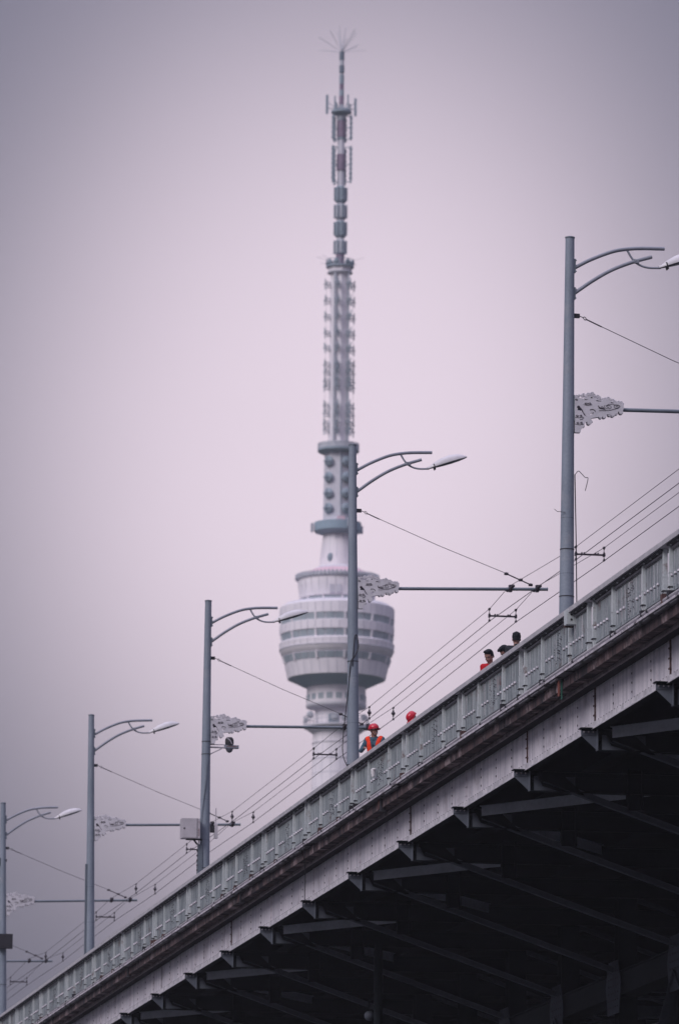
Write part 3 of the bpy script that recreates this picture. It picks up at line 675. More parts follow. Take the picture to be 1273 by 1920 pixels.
for n_, (x, side) in enumerate(((C1X, 'left'), (C2X, 'right'))):
    pts = [(x, y, contact(y)) for y in [100]+sorted(HB+DR)+[349]]
    tag(MB().tube([Vector(p) for p in pts], .013, 5).build('contact_wire', 'wire'), 'lower overhead wire under the H-shaped hangers, the %s one of the two' % side, 'wire', 'trolley contact wires over the roadway')
    pts = [(x, y, z) for y, z in messenger()]
    tag(MB().tube([Vector(p) for p in pts], .010, 5).build('messenger_wire', 'wire'), 'upper overhead support wire dipping between the hangers, the %s one of the pair' % side, 'wire', 'trolley support wires over the roadway')
hb = MB().beam((0, 0, 0), (.94, 0, 0), .05, .055); hbm = hb.data('crossbar', 'insul')
def susp(top, bot):
    m = MB().tube([(0, 0, bot), (0, 0, top)], .013, 5)
    n = int((top-bot)/.085)
    for i in range(n): z = bot+.04+i*(top-bot-.06)/max(1, n-1); m.ball((0, 0, z), .042 if i % 2 else .028, 7, 4)
    m.box(-.03, .03, -.09, .09, top-.02, top+.03).box(-.03, .03, -.07, .07, bot-.03, bot+.02)
    return m
su = susp(.24, .04).data('upper_hanger', 'insul'); sd_ = susp(-.03, -.17).data('lower_hanger', 'insul')
nub = MB().ball((.20, 0, .05), .03, 6, 4).ball((.28, 0, .05), .03, 6, 4).ball((.66, 0, .05), .03, 6, 4).ball((.74, 0, .05), .03, 6, 4).data('stud', 'insul')
HL = {177.9: 'H-shaped wire hanger just right of the nearest lamp post', 191.35: 'H-shaped wire hanger above the three bareheaded people', 225.5: 'H-shaped wire hanger in front of the tower shaft',
      258.2: 'H-shaped wire hanger behind the lamp post with the white cabinet', 287.6: 'H-shaped wire hanger right of the fourth lamp post', 322.0: 'H-shaped wire hanger at the lower left corner', 126.5: 'H-shaped wire hanger outside the frame at right'}
for y in HB:
    if y < 150: continue
    t = thing('wire_hanger', (C1X, y, contact(y)+.19), HL[y], 'wire hanger', 'H-shaped hangers between the trolley wires')
    inst('crossbar', hbm, t); inst('stud', nub, t)
    for dx in (0, .94): inst('upper_hanger', su, t, (dx, 0, 0)); inst('lower_hanger', sd_, t, (dx, 0, 0))
dr = susp(.44, .0); dr.lathe([(.02, .15), (.07, .19), (.085, .23), (.07, .27), (.02, .31)], 10); drm = dr.data('insulator_dropper', 'insul')
DL = {213.5: 'just right of the tower-side lamp post', 245.5: 'right of the cabinet lamp post', 273.9: 'right of the fourth lamp post', 306.9: 'right of the leftmost lamp post'}
for y in DR:
    if y not in DL: continue
    for x, sd2 in ((C1X, 'left'), (C2X, 'right')):
        o = inst('insulator_dropper', drm, None, (x, y, contact(y)))
        tag(o, 'short dark insulator between wires %s, %s of its pair' % (DL[y], sd2), 'insulator', 'insulator droppers between the trolley wires')

# ------------------------------------------------------------------ television tower
TW = thing('television_tower', (185.0, 1000, 100), 'tall pale television tower with banded round pod and long antenna mast in the distance', 'tower')
TW.rotation_euler = (0, .0038, 0)
PX = 1/10.18
ytab = [(50, 276.82), (100, 271.74), (190, 262.62), (350, 246.48), (490, 232.42), (835, 198.07), (990, 182.77), (1065, 175.4), (1170, 165.11), (1480, 134.92)]
def TZ(y):
    for (a, za), (c_, zc) in zip(ytab, ytab[1:]):
        if y <= c_ or c_ == 1480: return za+(zc-za)*(y-a)/(c_-a)-100
def tl(name, prof, mats, n=48, par=None, kind=None):   # prof: (half width px, image y)
    m = MB(); m.smooth = n > 20
    m.lathe([(r*PX, TZ(y)) for r, y in prof], n); return m.build(name, mats, par or TW, kind=kind)
def smooth_sharp(o): pass
# shaft
m = MB(); m.lathe([(47.6*PX, -12), (47*PX, 0), (43.5*PX, TZ(1450)), (42*PX, TZ(1368)), (39*PX, TZ(1366)), (38.5*PX, TZ(1325))], 48); m.build('lower_shaft', 'twhite', TW)
for y in (1395, 1425, 1452, 1480): MB().ring(42*PX, 43.9*PX, TZ(y)-.06, TZ(y)+.06).build('shaft_joint', 'tlow', TW)
bl = MB().ring(41*PX, 60*PX, TZ(1366), TZ(1363)); bl.lathe([(41*PX, TZ(1378)), (58*PX, TZ(1366))], 48, cap=False); bo = bl.build('lower_gallery', 'tlow', TW)
gm = MB()
for y in (1346, 1354): gm.ring(59.2*PX, 60*PX, TZ(y)-.05, TZ(y)+.05)
for j in range(40): a = 2*pi*j/40; gm.beam((59.6*PX*cos(a), 59.6*PX*sin(a), TZ(1363)), (59.6*PX*cos(a), 59.6*PX*sin(a), TZ(1346)), .07, .07, (0, 1, 0))
gm.build('railing', 'tlite', bo)
dsh = MB()
for (x, y, r) in ((-52, 1345, 7), (-58, 1352, 5), (-12, 1352, 8), (8, 1352, 8), (46, 1348, 6)):
    a = math.acos(max(-1, min(1, x/56))); dsh.ball((56*PX*cos(a), -56*PX*sin(a), TZ(y)), r*PX, 10, 6, 1, .4, 1)
dsh.build('dish', 'tlite', bo)
m = MB().box(38*PX*-.55, 38*PX*-.05, -39.6*PX, -36*PX, TZ(1361), TZ(1345)); m.build('gallery_door', 'tsteel', bo)
# neck
tl('neck', [(54, 1326), (55, 1322), (55, 1317.5), (54, 1290)], 'twhite')
nk = MB()
for j in range(20):
    a0 = 2*pi*j/20+.1; 
    for (da, db) in ((.02, .12), (.13, .22)):
        r = 55.2*PX
        vs = [(r*cos(a0+t), r*sin(a0+t), z) for z in (TZ(1317), TZ(1306)) for t in (da, db)]; r2 = 53*PX
        vs += [(r2*cos(a0+t), r2*sin(a0+t), z) for z in (TZ(1317), TZ(1306)) for t in (da, db)]
        nk.add(vs, [(0,1,3,2),(4,6,7,5),(0,4,5,1),(2,3,7,6),(0,2,6,4),(1,5,7,3)])
nk.build('neck_window', 'tglass', TW, kind=None)
tl('neck_ledge', [(38, 1332), (55, 1328), (56, 1324), (54, 1322)], 'tlow')
# pod
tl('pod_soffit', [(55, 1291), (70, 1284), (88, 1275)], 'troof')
tl('pod_skirt', [(88, 1275.2), (90, 1275), (95.5, 1249), (94, 1248)], 'twhite')
def winband(rb_, yb, rt, yt, name='window_band'):
    o = tl(name, [(rb_, yb), (rt, yt)], 'tlow')
    n = 36
    for half in (0,):
        for j in range(n):
            a0 = 2*pi*(j+.06)/n-.04; a1 = 2*pi*(j+.94)/n-.04; vs = []
            for (r, z) in ((rb_+1.2, TZ(yb)+.08), (rt+1.2, TZ(yt)-.08)):
                for a in (a0, (a0+a1)/2, a1): vs.append((r*PX*cos(a), r*PX*sin(a), z))
            for (r, z) in ((rb_-1, TZ(yb)+.08), (rt-1, TZ(yt)-.08)):
                for a in (a0, (a0+a1)/2, a1): vs.append((r*PX*cos(a), r*PX*sin(a), z))
            mm = MB().add(vs, [(0,1,4,3),(1,2,5,4),(6,9,10,7),(7,10,11,8),(0,3,9,6),(2,8,11,5),(0,6,7,1),(1,7,8,2),(3,4,10,9),(4,5,11,10)])
            mm.build('pane', 'tglass', o)
    ml = MB()
    for j in range(0, n, 3): a = 2*pi*j/n-.04; ml.beam(((rb_+2.2)*PX*cos(a), (rb_+2.2)*PX*sin(a), TZ(yb)), ((rt+2.2)*PX*cos(a), (rt+2.2)*PX*sin(a), TZ(yt)), .34, .25, (cos(a), sin(a), 0))
    ml.build('mullion', 'twhite', o, kind='stuff')
winband(94.5, 1248, 98.5, 1235)
tl('pod_lip', [(97, 1235), (103, 1229), (105, 1222), (104, 1221.5), (105, 1221), (106, 1210), (104, 1208)], 'twhite')
MB().ring(104*PX, 105.9*PX, TZ(1222.6), TZ(1221)).build('lip_groove', 'tlow', TW)
winband(100, 1208, 102.5, 1194)
tl('pod_spandrel', [(102, 1194), (105, 1193.5), (105.5, 1177), (103, 1176)], 'twhite')
winband(102, 1177, 103.5, 1163)
tl('pod_parapet', [(103, 1164), (105.5, 1163.5), (105.5, 1143), (104, 1141)], 'twhite')
tl('pod_roof', [(104, 1141), (96, 1136), (64, 1134)], 'tlow')
winband(64, 1135, 66, 1126, 'upper_window_band')
tl('drum', [(66, 1126), (69, 1125), (70, 1121), (71, 1104), (73, 1090), (72, 1088)], 'twhite')
m = MB()
for x in (-22, -10): a = -pi/2+math.asin(x/70.); m.box(70*PX*sin(math.asin(x/70.))-.45, 70*PX*sin(math.asin(x/70.))+.45, -72.6*PX*cos(math.asin(x/70.)), -66*PX, TZ(1122), TZ(1107))
m.build('drum_door', 'tlow', TW)
tl('drum_cornice', [(72, 1090), (76, 1089), (76.5, 1084), (74, 1082)], 'tlite')
m = MB()
for j in range(64): a = 2*pi*j/64; m.box(76*PX*cos(a)-.16, 76*PX*cos(a)+.16, 76*PX*sin(a)-.16, 76*PX*sin(a)+.16, TZ(1088), TZ(1080))
m.build('battlement', 'tlite', TW)
tl('drum_roof', [(74, 1083), (60, 1077), (44, 1069)], 'tpink')
tl('flare', [(44, 1069), (40, 1066), (34, 1064)], 'tlow')
tl('upper_shaft', [(34, 1066), (32.5, 1050), (29, 1020), (26, 1000)], 'twhite')
MB().ball((-18*PX, -27*PX, TZ(1050)), 6*PX, 10, 8, 1, .5, 1.4).build('antenna_dish', 'tsteel', TW)
for (x) in (-9, -3, 5): MB().box((x-.6)*PX, (x+.6)*PX, -28.3*PX, -27*PX, TZ(1014), TZ(1000)).build('stain_strip', 'tlow', TW)
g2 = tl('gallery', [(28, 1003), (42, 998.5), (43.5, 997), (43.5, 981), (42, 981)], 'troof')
MB().box(10*PX, 15*PX, -44.2*PX, -40*PX, TZ(993), TZ(979)).build('panel', 'tlite', g2)
MB().box(-50*PX, -46*PX, -5*PX, 5*PX, TZ(999), TZ(983)).box(43*PX, 47*PX, -3*PX, 3*PX, TZ(999), TZ(985)).build('side_antenna', 'tlite', g2)
tl('dish_shaft', [(29, 981), (28, 975), (27, 880), (26, 850)], 'tlow', 8)
MB().box(-.12, .12, -27.6*PX, -26*PX, TZ(978), TZ(856)).build('conduit', 'tsteel', TW)
MB().box(-6*PX, 8*PX, -28.0*PX, -25*PX, TZ(982), TZ(972)).build('base_panel', 'tpink', TW)
dsm = MB(); dsm.smooth = False
dsm.ball((0, 0, 0), 10*PX, 14, 8, 1, .45, 1); dsm.tube([(-.9, -.55, 0), (.9, -.55, 0)], .07, 5); dsm.tube([(0, -.55, -.9), (0, -.55, .9)], .07, 5); dsm.tube([(0, -.3, 0), (0, -1.2, 0)], .06, 5)
dme = dsm.data('dish_antenna', 'tsteel')
for y in (869, 899, 929, 957):
    for an in (222, 292, 42, 112):
        a = radians(an); r = 29*PX; inst('dish_antenna', dme, TW, (r*cos(a), r*sin(a), TZ(y)), rot=(0, 0, a+pi/2))
g1 = tl('ring_gallery', [(26, 852), (36, 849), (38.5, 847), (38.5, 843), (26, 843)], 'tsteel')
gm = MB().ring(37.6*PX, 38.6*PX, TZ(834.5), TZ(833))
for j in range(30): a = 2*pi*j/30; gm.beam((38*PX*cos(a), 38*PX*sin(a), TZ(845)), (38*PX*cos(a), 38*PX*sin(a), TZ(833)), .07, .07, (0, 1, 0))
gm.build('railing', 'tlite', g1)
MB().ring(37.9*PX, 38.1*PX, TZ(843), TZ(835)).build('mesh_screen', 'tlite', g1)
tl('fm_shaft', [(19.5, 845), (19, 700), (18, 520), (18, 514)], 'twhite', 8)
for (x) in (-12, 13): MB().box((x-2)*PX, (x+2)*PX, -18.6*PX, -15*PX, TZ(842), TZ(514)).build('cable_ladder', 'tlite', TW)
fa = MB()
fa.tube([(0, 0, 0), (1.4, 0, 0)], .09, 5).tube([(0, 0, .5), (1.2, 0, .5)], .07, 5).tube([(1.1, 0, -.95), (1.1, 0, 1.1)], .09, 5).tube([(0, 0, -.5), (1.2, 0, -.4)], .06, 5).tube([(.55, -.55, 0), (.55, .55, 0)], .06, 5).tube([(1.0, -.6, .2), (1.0, .6, .2)], .06, 5)
fa.tube([(.5, -.3, -.8), (.9, .3, .8)], .05, 5).tube([(.3, -.5, .3), (.3, .5, .3)], .05, 5).tube([(.3, -.4, -.3), (.3, .5, -.2)], .05, 5)
fame = fa.data('fm_antenna', 'tsteel')
for i, y in enumerate((536, 567, 596, 627, 656, 686, 700, 717, 728, 764, 778, 796, 809)):
    for an in (188, 252, 305, 8, 90):
        a = radians(an); r = 17.5*PX; inst('fm_antenna', fame, TW, (r*cos(a), r*sin(a), TZ(y)+random.uniform(-.1, .1)), rot=(random.uniform(-.2, .2), 0, a))
for a in (radians(188), radians(8), radians(250)): MB().tube([(28*PX*cos(a), 28*PX*sin(a), TZ(812)), (26*PX*cos(a), 26*PX*sin(a), TZ(528))], .035, 4).build('guide_line', 'tlite', TW)
tl('collar', [(18.5, 516), (22, 512), (23, 502), (20, 500)], 'twhite', 8)
MB().ring(21*PX, 23.5*PX, TZ(513), TZ(511)).build('collar_band', 'tlite', TW)
pf = MB().ring(12*PX, 26*PX, TZ(502), TZ(499)).ring(25*PX, 26*PX, TZ(489), TZ(488)).ring(25*PX, 26*PX, TZ(495), TZ(494))
for j in range(18): a = 2*pi*j/18; pf.beam((25.5*PX*cos(a), 25.5*PX*sin(a), TZ(500)), (25.5*PX*cos(a+.2*(1-2*(j % 2))), 25.5*PX*sin(a+.2*(1-2*(j % 2))), TZ(488)), .13, .13, (0, 1, 0))
for an in (200, 240, 300, 340, 20, 160): a = radians(an); pf.ball((22*PX*cos(a), 22*PX*sin(a), TZ(494)), .55, 7, 5)
pfo = pf.build('mast_platform', 'tsteel', TW)
wh = MB()
for (dx, dz) in ((-34, -13), (-44, -8), (46, -11), (-37, 4), (33, 3)): wh.tube([((10 if dx > 0 else -10)*PX, 0, TZ(492)), (dx*PX, 0, TZ(492+dz))], .035, 4)
wh.build('whip_antenna', 'tlite', pfo)
tl('mast_root', [(8, 500), (8, 478)], 'tred', 8)
def drum(y0, y1, hw, mt, studs):
    o = tl('antenna_drum', [(hw-4, y1), (hw-1, y1-3), (hw-1, y0+3), (hw-4, y0)], mt, 8)
    s2 = MB()
    for yy in range(int(y0)+4, int(y1)-2, 5):
        for j in range(8): a = 2*pi*j/8+.2; s2.box((hw)*PX*cos(a)-.14, hw*PX*cos(a)+.14, hw*PX*sin(a)-.14, hw*PX*sin(a)+.14, TZ(yy)-.14, TZ(yy)+.14)
    s2.build('dipole', 'tsteel', o)
drum(450, 478, 12, 'tlite', 1); drum(415, 446, 12, 'tsteel', 0); drum(383, 412, 12, 'tlite', 1); drum(350, 381, 12, 'tsteel', 0)
tl('mast_core', [(7, 480), (6.5, 262)], 'tlow', 8)
def cage(y0, y1, hw, core_y):
    cg = MB()
    for (sx_, sy_) in ((-1, -.5), (1, -.5), (-.6, .8), (.6, .8)):
        x = hw*sx_*PX; yv = hw*sy_*PX
        cg.beam((x, yv, TZ(y0)), (x, yv, TZ(y1)), .30, .30, (0, 1, 0))
        for yy in (y0+2, (y0+y1)/2, y1-2): cg.beam((0, 0, TZ(yy)), (x, yv, TZ(yy)), .14, .14)
        for yy in range(int(y0)+6, int(y1), 9): cg.box(x-.25, x+.25, yv-.2, yv+.2, TZ(yy)-.25, TZ(yy)+.25)
    cg.build('antenna_cage', 'tsteel', TW)
    tl('mast_band', [(8.3, core_y[1]), (8.3, core_y[0])], 'tred', 8)
cage(275, 344, 17, (290, 320)); cage(217, 264, 17, (227, 258))
tl('mast_band', [(7.6, 262), (7.6, 216)], 'tsteel', 8); tl('mast_band', [(8, 224), (8, 218)], 'tlite', 8)
up_ = MB().ring(4*PX, 19*PX, TZ(212), TZ(208)).lathe([(9*PX, TZ(217)), (17*PX, TZ(212))], 10)
for (x, y, ya, yb) in ((-27, 2, 179, 214), (26, -3, 184, 217), (11, -8, 179, 208), (-14, -8, 183, 210), (-8, 10, 190, 210), (18, 8, 192, 210)):
    up_.beam((x*PX, y*PX, TZ(ya)), (x*PX, y*PX, TZ(yb)), .42 if abs(x) > 20 else .22, .34, (0, 1, 0)); up_.beam((0, 0, TZ(204)), (x*PX, y*PX, TZ(204)), .12, .12); up_.beam((0, 0, TZ(209)), (x*PX, y*PX, TZ(192)), .09, .09)
up_.build('upper_platform', 'tsteel', TW)
for (a, c_, r, mt) in ((97, 113, 4.8, 'tmast'), (113, 123, 4.2, 'tlite'), (123, 137, 4.9, 'tmast'), (137, 141, 3.0, 'tlite'), (141, 158, 4.6, 'tsteel'), (158, 169, 4.2, 'tred'), (169, 180, 4.6, 'tsteel'), (180, 196, 4.6, 'tred'), (196, 210, 4.2, 'tlite')):
    tl('mast_segment', [(r, c_), (r, a)], mt, 8)
for i in range(26):
    a = 2*pi*i/26*2.4; el = radians(8+78*((i*7) % 26)/26); l_ = 5.1+random.uniform(-.6, .2)
    d = Vector((cos(a)*cos(el), sin(a)*cos(el), sin(el)))
    MB().tube([(0, 0, TZ(98)), Vector((0, 0, TZ(98)))+d*l_], .032, 4).build('lightning_rod', 'tlite', TW)

for (r0, y0, r1, y1, n) in ((105.7, 1163.5, 105.7, 1144, 44), (105.3, 1193.5, 105.7, 1178, 44), (95.4, 1250, 90.3, 1274, 36), (105.2, 1220, 106.2, 1211, 44), (69.6, 1121, 72.8, 1092, 28), (42.3, 1380, 43.9, 1478, 16), (26.5, 1002, 32.6, 1050, 14)):
    m = MB()
    for j in range(n):
        a = 2*pi*j/n; m.beam((r0*PX*cos(a), r0*PX*sin(a), TZ(y0)), (r1*PX*cos(a), r1*PX*sin(a), TZ(y1)), .10, .05, (cos(a), sin(a), 0))
    m.build('panel_joint', 'tlow', TW, kind='stuff')
# ------------------------------------------------------------------ people
def voxel(mb, name, m_, parent, vox=.014, smooth=3, cut=None):
    me_ = mb.data(name, m_, 1.0); o = bpy.data.objects.new(name, me_); C.objects.link(o)
    r = o.modifiers.new('r', 'REMESH'); r.mode = 'VOXEL'; r.voxel_size = vox; r.use_smooth_shade = True
    s_ = o.modifiers.new('s', 'SMOOTH'); s_.iterations = smooth; s_.factor = .5
    dg = bpy.context.evaluated_depsgraph_get(); nm = bpy.data.meshes.new_from_object(o.evaluated_get(dg)); nm.name = name
    nm.materials.clear(); nm.materials.append(M[m_]); o.modifiers.clear(); o.data = nm; bpy.data.meshes.remove(me_)
    if cut:
        bm = bmesh.new(); bm.from_mesh(nm)
        bmesh.ops.delete(bm, geom=[f_ for f_ in bm.faces if cut(f_.calc_center_median())], context='FACES'); bm.to_mesh(nm); bm.free()
        sol = o.modifiers.new('t', 'SOLIDIFY'); sol.thickness = .008
    o.parent = parent; return o
def cap_(mb, a, ra, b_, rb_):
    a = Vector(a); b_ = Vector(b_); mb.tube([a, b_], [ra, rb_], 12); mb.ball(a, ra, 12, 8); mb.ball(b_, rb_, 12, 8)
def hand(mb, w_, d, nrm):
    w_ = Vector(w_); d = Vector(d).normalized(); nrm = Vector(nrm).normalized(); side = d.cross(nrm).normalized()
    cap_(mb, w_, .026, w_+d*.04, .030); 
    for k in (-1, 0, 1): cap_(mb, w_+d*.02+side*.016*k, .017, w_+d*.085+side*.024*k, .014)
    for k, l_ in zip((-1.5, -.5, .5, 1.5), (.062, .078, .082, .070)):
        b0 = w_+d*.085+side*.0185*k; b1 = b0+d*l_*.5-nrm*.012; b2 = b1+d*l_*.42-nrm*.030
        cap_(mb, b0, .0095, b1, .009); cap_(mb, b1, .009, b2, .0075)
    t0 = w_+d*.025-side*.03; t1 = t0+d*.035-side*.028; cap_(mb, t0, .013, t1, .0105); cap_(mb, t1, .0105, t1+d*.028-side*.004-nrm*.008, .009)
def person(loc, face, label, lean=0., crouch=0., lean_side=0., head_yaw=0., head_pitch=0., top='red_cloth', hair=True, helmet=False, vest=False, arms='rail', collar=None, smile=False, trousers='black_cloth', headscale=1., size=1.06):
    P_ = thing('person', loc, label, 'person', rot=(0, 0, face))       # faces -Y before the turn
    hip = Vector((0, .02, .93-crouch)); R = Matrix.Rotation(lean, 3, 'X') @ Matrix.Rotation(lean_side, 3, 'Y')   # lean forward = toward -Y
    T = lambda x, y, z: hip+R @ Vector((x, y, z))
    chest = T(0, 0, .36); nb = T(0, .0, .55); sl_ = T(.185, 0, .50); sr_ = T(-.185, 0, .50)
    body = MB(); top_ = MB(); leg = MB(); sh = MB()
    hd = nb+R @ Vector((0, -.02, .04))+Vector((0, -.015, .12))
    HR = Matrix.Rotation(head_yaw, 3, 'Z') @ Matrix.Rotation(head_pitch, 3, 'X')
    K = headscale
    h = lambda x, y, z: hd+(HR @ Vector((x, y, z)))*K
    # head
    body.ball(h(0, .012, .045), .098*K, 18, 14, .80, .98, 1.0, HR); body.ball(h(0, -.012, -.022), .075*K, 16, 12, .86, .96, 1.12, HR); body.ball(h(0, -.048, -.085), .030*K, 12, 8, 1.15, .9, .8, HR)
    cap_(body, h(0, -.088, .012), .008, h(0, -.106, -.022), .013); body.ball(h(.012, -.098, -.026), .009, 8, 6); body.ball(h(-.012, -.098, -.026), .009, 8, 6)
    for s2 in (-1, 1):
        body.ball(h(.079*s2, .012, -.005), .026, 10, 8, .35, .7, 1.15, HR); body.ball(h(.040*s2, -.066, -.022), .020, 10, 8); cap_(body, h(.012*s2, -.084, .036), .010, h(.050*s2, -.072, .036), .009)
    cap_(body, h(-.018, -.083, -.052), .009, h(.018, -.083, -.052), .009)
    cap_(body, nb+Vector((0, 0, -.03)), .066, h(0, .020, -.05), .060)
    cap_(body, sl_, .045, nb, .05); cap_(body, sr_, .045, nb, .05)
    # torso and legs
    for (a, ra, c_, rc) in ((hip, .13, T(0, 0, .2), .12), (T(-.05, 0, .2), .12, T(-.07, 0, .40), .115), (T(.05, 0, .2), .12, T(.07, 0, .40), .115), (T(-.07, 0, .40), .11, sr_, .065), (T(.07, 0, .40), .11, sl_, .065)):
        cap_(body, a, ra*.92, c_, rc*.92); cap_(top_, a, ra+.012, c_, rc+.014)
    cap_(top_, sr_, .072, nb-Vector((0, 0, .035)), .066); cap_(top_, sl_, .072, nb-Vector((0, 0, .035)), .066)
    for s2 in (-1, 1):
        hp = hip+Vector((.09*s2, 0, -.02)); ft = Vector((.12*s2, .04, .07)); kn_ = (hp+ft)/2+Vector((0, -.02-crouch*.9, .0))
        cap_(body, hp, .085, kn_, .055); cap_(body, kn_, .055, ft, .038); cap_(leg, hp, .098, kn_, .068); cap_(leg, kn_, .068, ft+Vector((0, 0, .03)), .055)
        cap_(sh, ft+Vector((0, .02, -.03)), .04, ft+Vector((0, -.15, -.04)), .033)
        cap_(body, ft, .034, ft+Vector((0, -.10, -.03)), .022)
    cap_(leg, hip+Vector((-.05, 0, 0)), .13, hip+Vector((.05, 0, 0)), .13)
    # arms
    for s2, shd in ((-1, sr_), (1, sl_)):
        if arms == 'rail': el_ = shd+Vector((.13*s2, -.06, -.26)); wr = el_+Vector((-.14*s2, -.21, .03)); nr = (0, 0, 1)
        elif arms == 'down': el_ = shd+Vector((.05*s2, .02, -.29)); wr = el_+Vector((-.01*s2, -.08, -.25)); nr = (s2, 0, .1)
        else: el_ = shd+Vector((.06*s2, -.10, -.26)); wr = el_+Vector((-.02*s2, -.23, -.06)); nr = (0, 0, 1)
        cap_(body, shd, .048, el_, .038); cap_(body, el_, .038, wr, .026)
        hand(body, wr, (wr-el_), nr)
        cap_(top_, shd, .068, el_, .056); cap_(top_, el_, .056, wr-(wr-el_)*.06, .043)
    voxel(body, 'body', 'skin', P_, .011, 3)
    voxel(top_, 'jacket' if vest else 'top', top, P_, .018, 4); voxel(leg, 'trousers', trousers, P_, .022, 4)
    for q_ in range(2):
        mm = MB(); mm.v = sh.v; mm.f = sh.f; mm.m = sh.m; mm.sm = sh.sm
    sh.build('shoes', 'black_cloth', P_, scale=1.)
    P_.scale = (size,)*3
    Rt = R.transposed()
    if vest:
        vs = MB()
        for (a, ra, c_, rc) in ((hip, .15, T(0, 0, .2), .142), (T(-.05, 0, .2), .142, T(-.07, 0, .40), .137), (T(.05, 0, .2), .142, T(.07, 0, .40), .137), (T(-.07, 0, .40), .132, sr_*.85+nb*.15, .088), (T(.07, 0, .40), .132, sl_*.85+nb*.15, .088)): cap_(vs, a, ra, c_, rc)
        def cut(c_):
            q_ = Rt @ (c_-hip)
            return (q_.y < 0.02 and abs(q_.x) < .012+max(0, q_.z-.20)*.24) or abs(q_.x) > .215 or (q_.z > .50 and abs(q_.x) < .085) or q_.z < -.10
        voxel(vs, 'vest', 'vest', P_, .016, 3, cut)
        zz = MB(); zz.tube([T(0, -.142, .05), T(0, -.150, .40)], .014, 6).build('shirt_front', 'black_cloth', P_, scale=1.)
    if collar:
        cm = MB(); n = 18; vs = []; fs = []
        for i, (r, z) in enumerate(((.082, -.045), (.066, .035), (.058, .035), (.07, -.045))):
            for j in range(n): a = 2*pi*j/n; vs.append(nb+R @ Vector((r*cos(a), r*sin(a)*1.0-.01, z+(.02*sin(a) if i in (1, 2) else 0))))
        for i in range(4):
            for j in range(n): fs.append((i*n+j, i*n+(j+1) % n, ((i+1) % 4)*n+(j+1) % n, ((i+1) % 4)*n+j))
        cm.add(vs, fs).build('collar', collar, P_, scale=1.)
    # face
    e = MB(); br = MB(); lp = MB(); te = MB()
    for s2 in (-1, 1):
        e.ball(h(.032*s2, -.0835, .014), .0105, 8, 6, 1.35, .6, .42, HR); br.tube([h(.014*s2, -.094, .034), h(.034*s2, -.094, .040), h(.052*s2, -.082, .035)], .0055, 6)
    lp.tube([h(-.026, -.084, -.050), h(0, -.096, -.055 if smile else -.051), h(.026, -.084, -.050)], .0075, 6)
    if smile: te.tube([h(-.020, -.090, -.049), h(0, -.1015, -.054), h(.020, -.090, -.049)], .0055, 6).build('teeth', 'teeth', P_, scale=1.)
    e.build('eyes', 'hair', P_, scale=1.); br.build('eyebrows', 'hair', P_, scale=1.); lp.build('lips', 'lips', P_, scale=1.)
    if hair and not helmet:
        hr = MB(); hr.ball(h(0, .022, .056), .103*K, 18, 12, .83, .97, .98, HR); hr.ball(h(0, .055, .0), .082*K, 14, 10, .95, .75, 1.1, HR)
        hr.ball(h(0, -.040, .125), .052*K, 12, 8, 1.40, 1.15, .62, HR)
        for j in range(40):
            a = random.uniform(0, 2*pi); rr_ = random.uniform(0, .075); hr.ball(h(rr_*cos(a), rr_*sin(a)-.005, .152-rr_*.45), random.uniform(.010, .015), 6, 5, 1, 1, random.uniform(1., 1.7), Matrix.Rotation(random.uniform(-.5, .5), 3, 'Y') @ HR)
        Hi = HR.transposed()
        def hc(c_):
            q_ = Hi @ (c_-hd)/K
            return (q_.y < -.035 and q_.z < .070) or (q_.y > 0 and q_.z < -.028) or (abs(q_.x) > .05 and q_.z < -.01 and q_.y < .05)
        voxel(hr, 'hair', 'hair', P_, .009, 1, hc)
    if helmet:
        vs = []; fs = []; n = 28; hm = MB(); hm.smooth = True
        prof = [(.123, .040), (.121, .070), (.112, .105), (.090, .138), (.055, .158), (.02, .166), (.001, .167)]
        for (r, z) in prof:
            for j in range(n): a = 2*pi*j/n; vs.append(h(r*cos(a)*.90, r*sin(a)*1.08+.008, z+(.006 if abs(cos(a)) < .2 and r > .02 and r < .11 else 0)))
        for i in range(len(prof)-1):
            for j in range(n): fs.append((i*n+j, i*n+(j+1) % n, (i+1)*n+(j+1) % n, (i+1)*n+j))
        hm.add(vs, fs); o = hm.build('helmet', 'helmet', P_, scale=1.); sm_ = o.modifiers.new('t', 'SOLIDIFY'); sm_.thickness = .006
        bm_ = MB(); bm_.smooth = True; vs = []; fs = []
        for (k_, dz) in ((0, .0), (1, -.006)):
            for j in range(n):
                a = 2*pi*j/n; ext = .012+.052*max(0, -sin(a))**2; r = .119+(ext if k_ else 0); vs.append(h(r*cos(a)*.90, r*sin(a)*1.08+.008, .044+dz-(.012 if k_ and sin(a) < 0 else 0)))
        for j in range(n): fs.append((j, (j+1) % n, n+(j+1) % n, n+j))
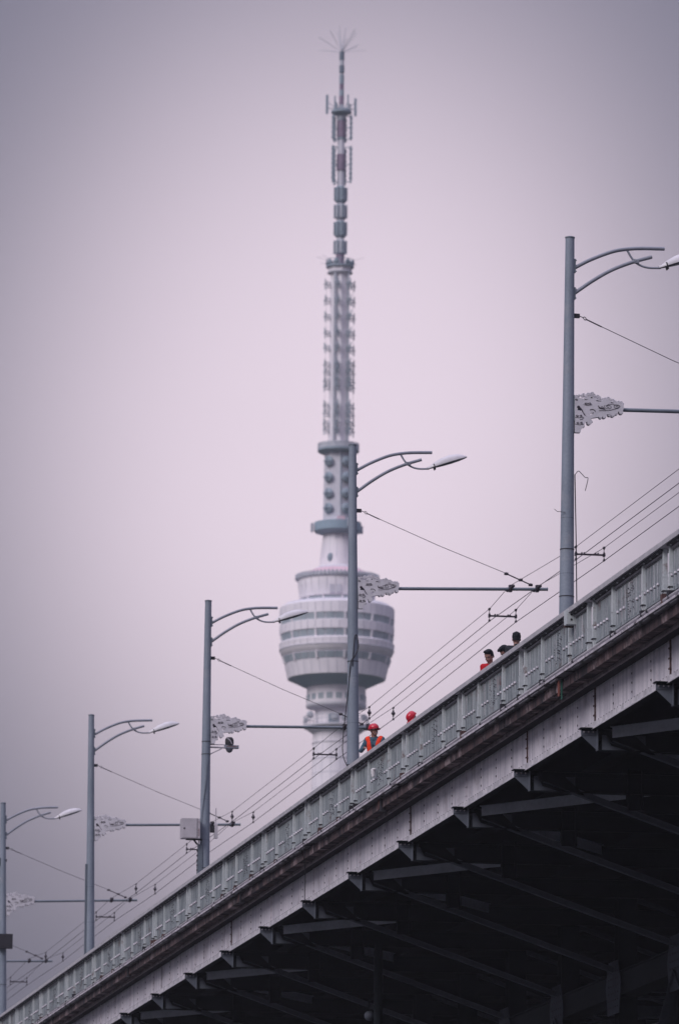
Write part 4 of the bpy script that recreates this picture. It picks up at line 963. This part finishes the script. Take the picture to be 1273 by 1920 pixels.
        bm_.add(vs, fs); o2 = bm_.build('brim', 'helmet', o, scale=1.); sm_ = o2.modifiers.new('t', 'SOLIDIFY'); sm_.thickness = .006
        MB().tube([h(-.082, .0, .04), h(-.076, -.03, -.05), h(0, -.055, -.122), h(.076, -.03, -.05), h(.082, 0, .04)], .006, 6).build('chin_strap', 'black_cloth', P_, scale=1.)
    return P_
person((32.60, 169.4, 22.58), radians(-28), 'smiling man in a red hard hat and orange vest leaning on the bridge railing', lean=.20, crouch=.0, head_yaw=radians(52), head_pitch=radians(-6), top='jacket', helmet=True, vest=True, collar='jacket', smile=True, headscale=1.1, size=1.12)
person((33.5, 165.2, 22.85), radians(-75), 'person in a red hard hat bending over behind the railing, face hidden', lean=1.05, crouch=.0, head_yaw=radians(0), head_pitch=radians(50), top='black_cloth', helmet=True, arms='fwd', collar='pale_cloth', headscale=1.12)
person((32.80, 153.2, 22.52), radians(-40), 'young man with short black hair and red top looking down over the railing', lean=.30, head_yaw=radians(-2), head_pitch=radians(26), top='red_cloth', arms='down', collar='red_cloth', headscale=1.2)
person((33.0, 151.0, 22.45), radians(-75), 'black-haired person bent low behind the railing, only the top of the head showing', lean=.48, crouch=.06, head_yaw=radians(-8), head_pitch=radians(48), top='black_cloth', arms='fwd', collar='pale_cloth', headscale=1.18)
person((32.75, 149.9, 22.50), radians(172), 'man with short black hair and dark collar seen from behind, tallest head above the railing', lean=.05, head_yaw=radians(0), head_pitch=radians(0), top='black_cloth', arms='down', collar='black_cloth', headscale=1.18)

# ------------------------------------------------------------------ haze
hz = MB().box(-900, 1500, -150, 1350, -10, 292).build('haze', 'dark'); hz['kind'] = 'stuff'
hm_ = bpy.data.materials.new('thin_haze'); hm_.use_nodes = True; t = hm_.node_tree; t.nodes.clear()
o_ = t.nodes.new('ShaderNodeOutputMaterial'); pv = t.nodes.new('ShaderNodeVolumePrincipled'); pv.inputs['Density'].default_value = .00012; pv.inputs['Color'].default_value = (.93, .93, .97, 1); pv.inputs['Anisotropy'].default_value = .2
t.links.new(pv.outputs[0], o_.inputs['Volume']); hz.data.materials.clear(); hz.data.materials.append(hm_)
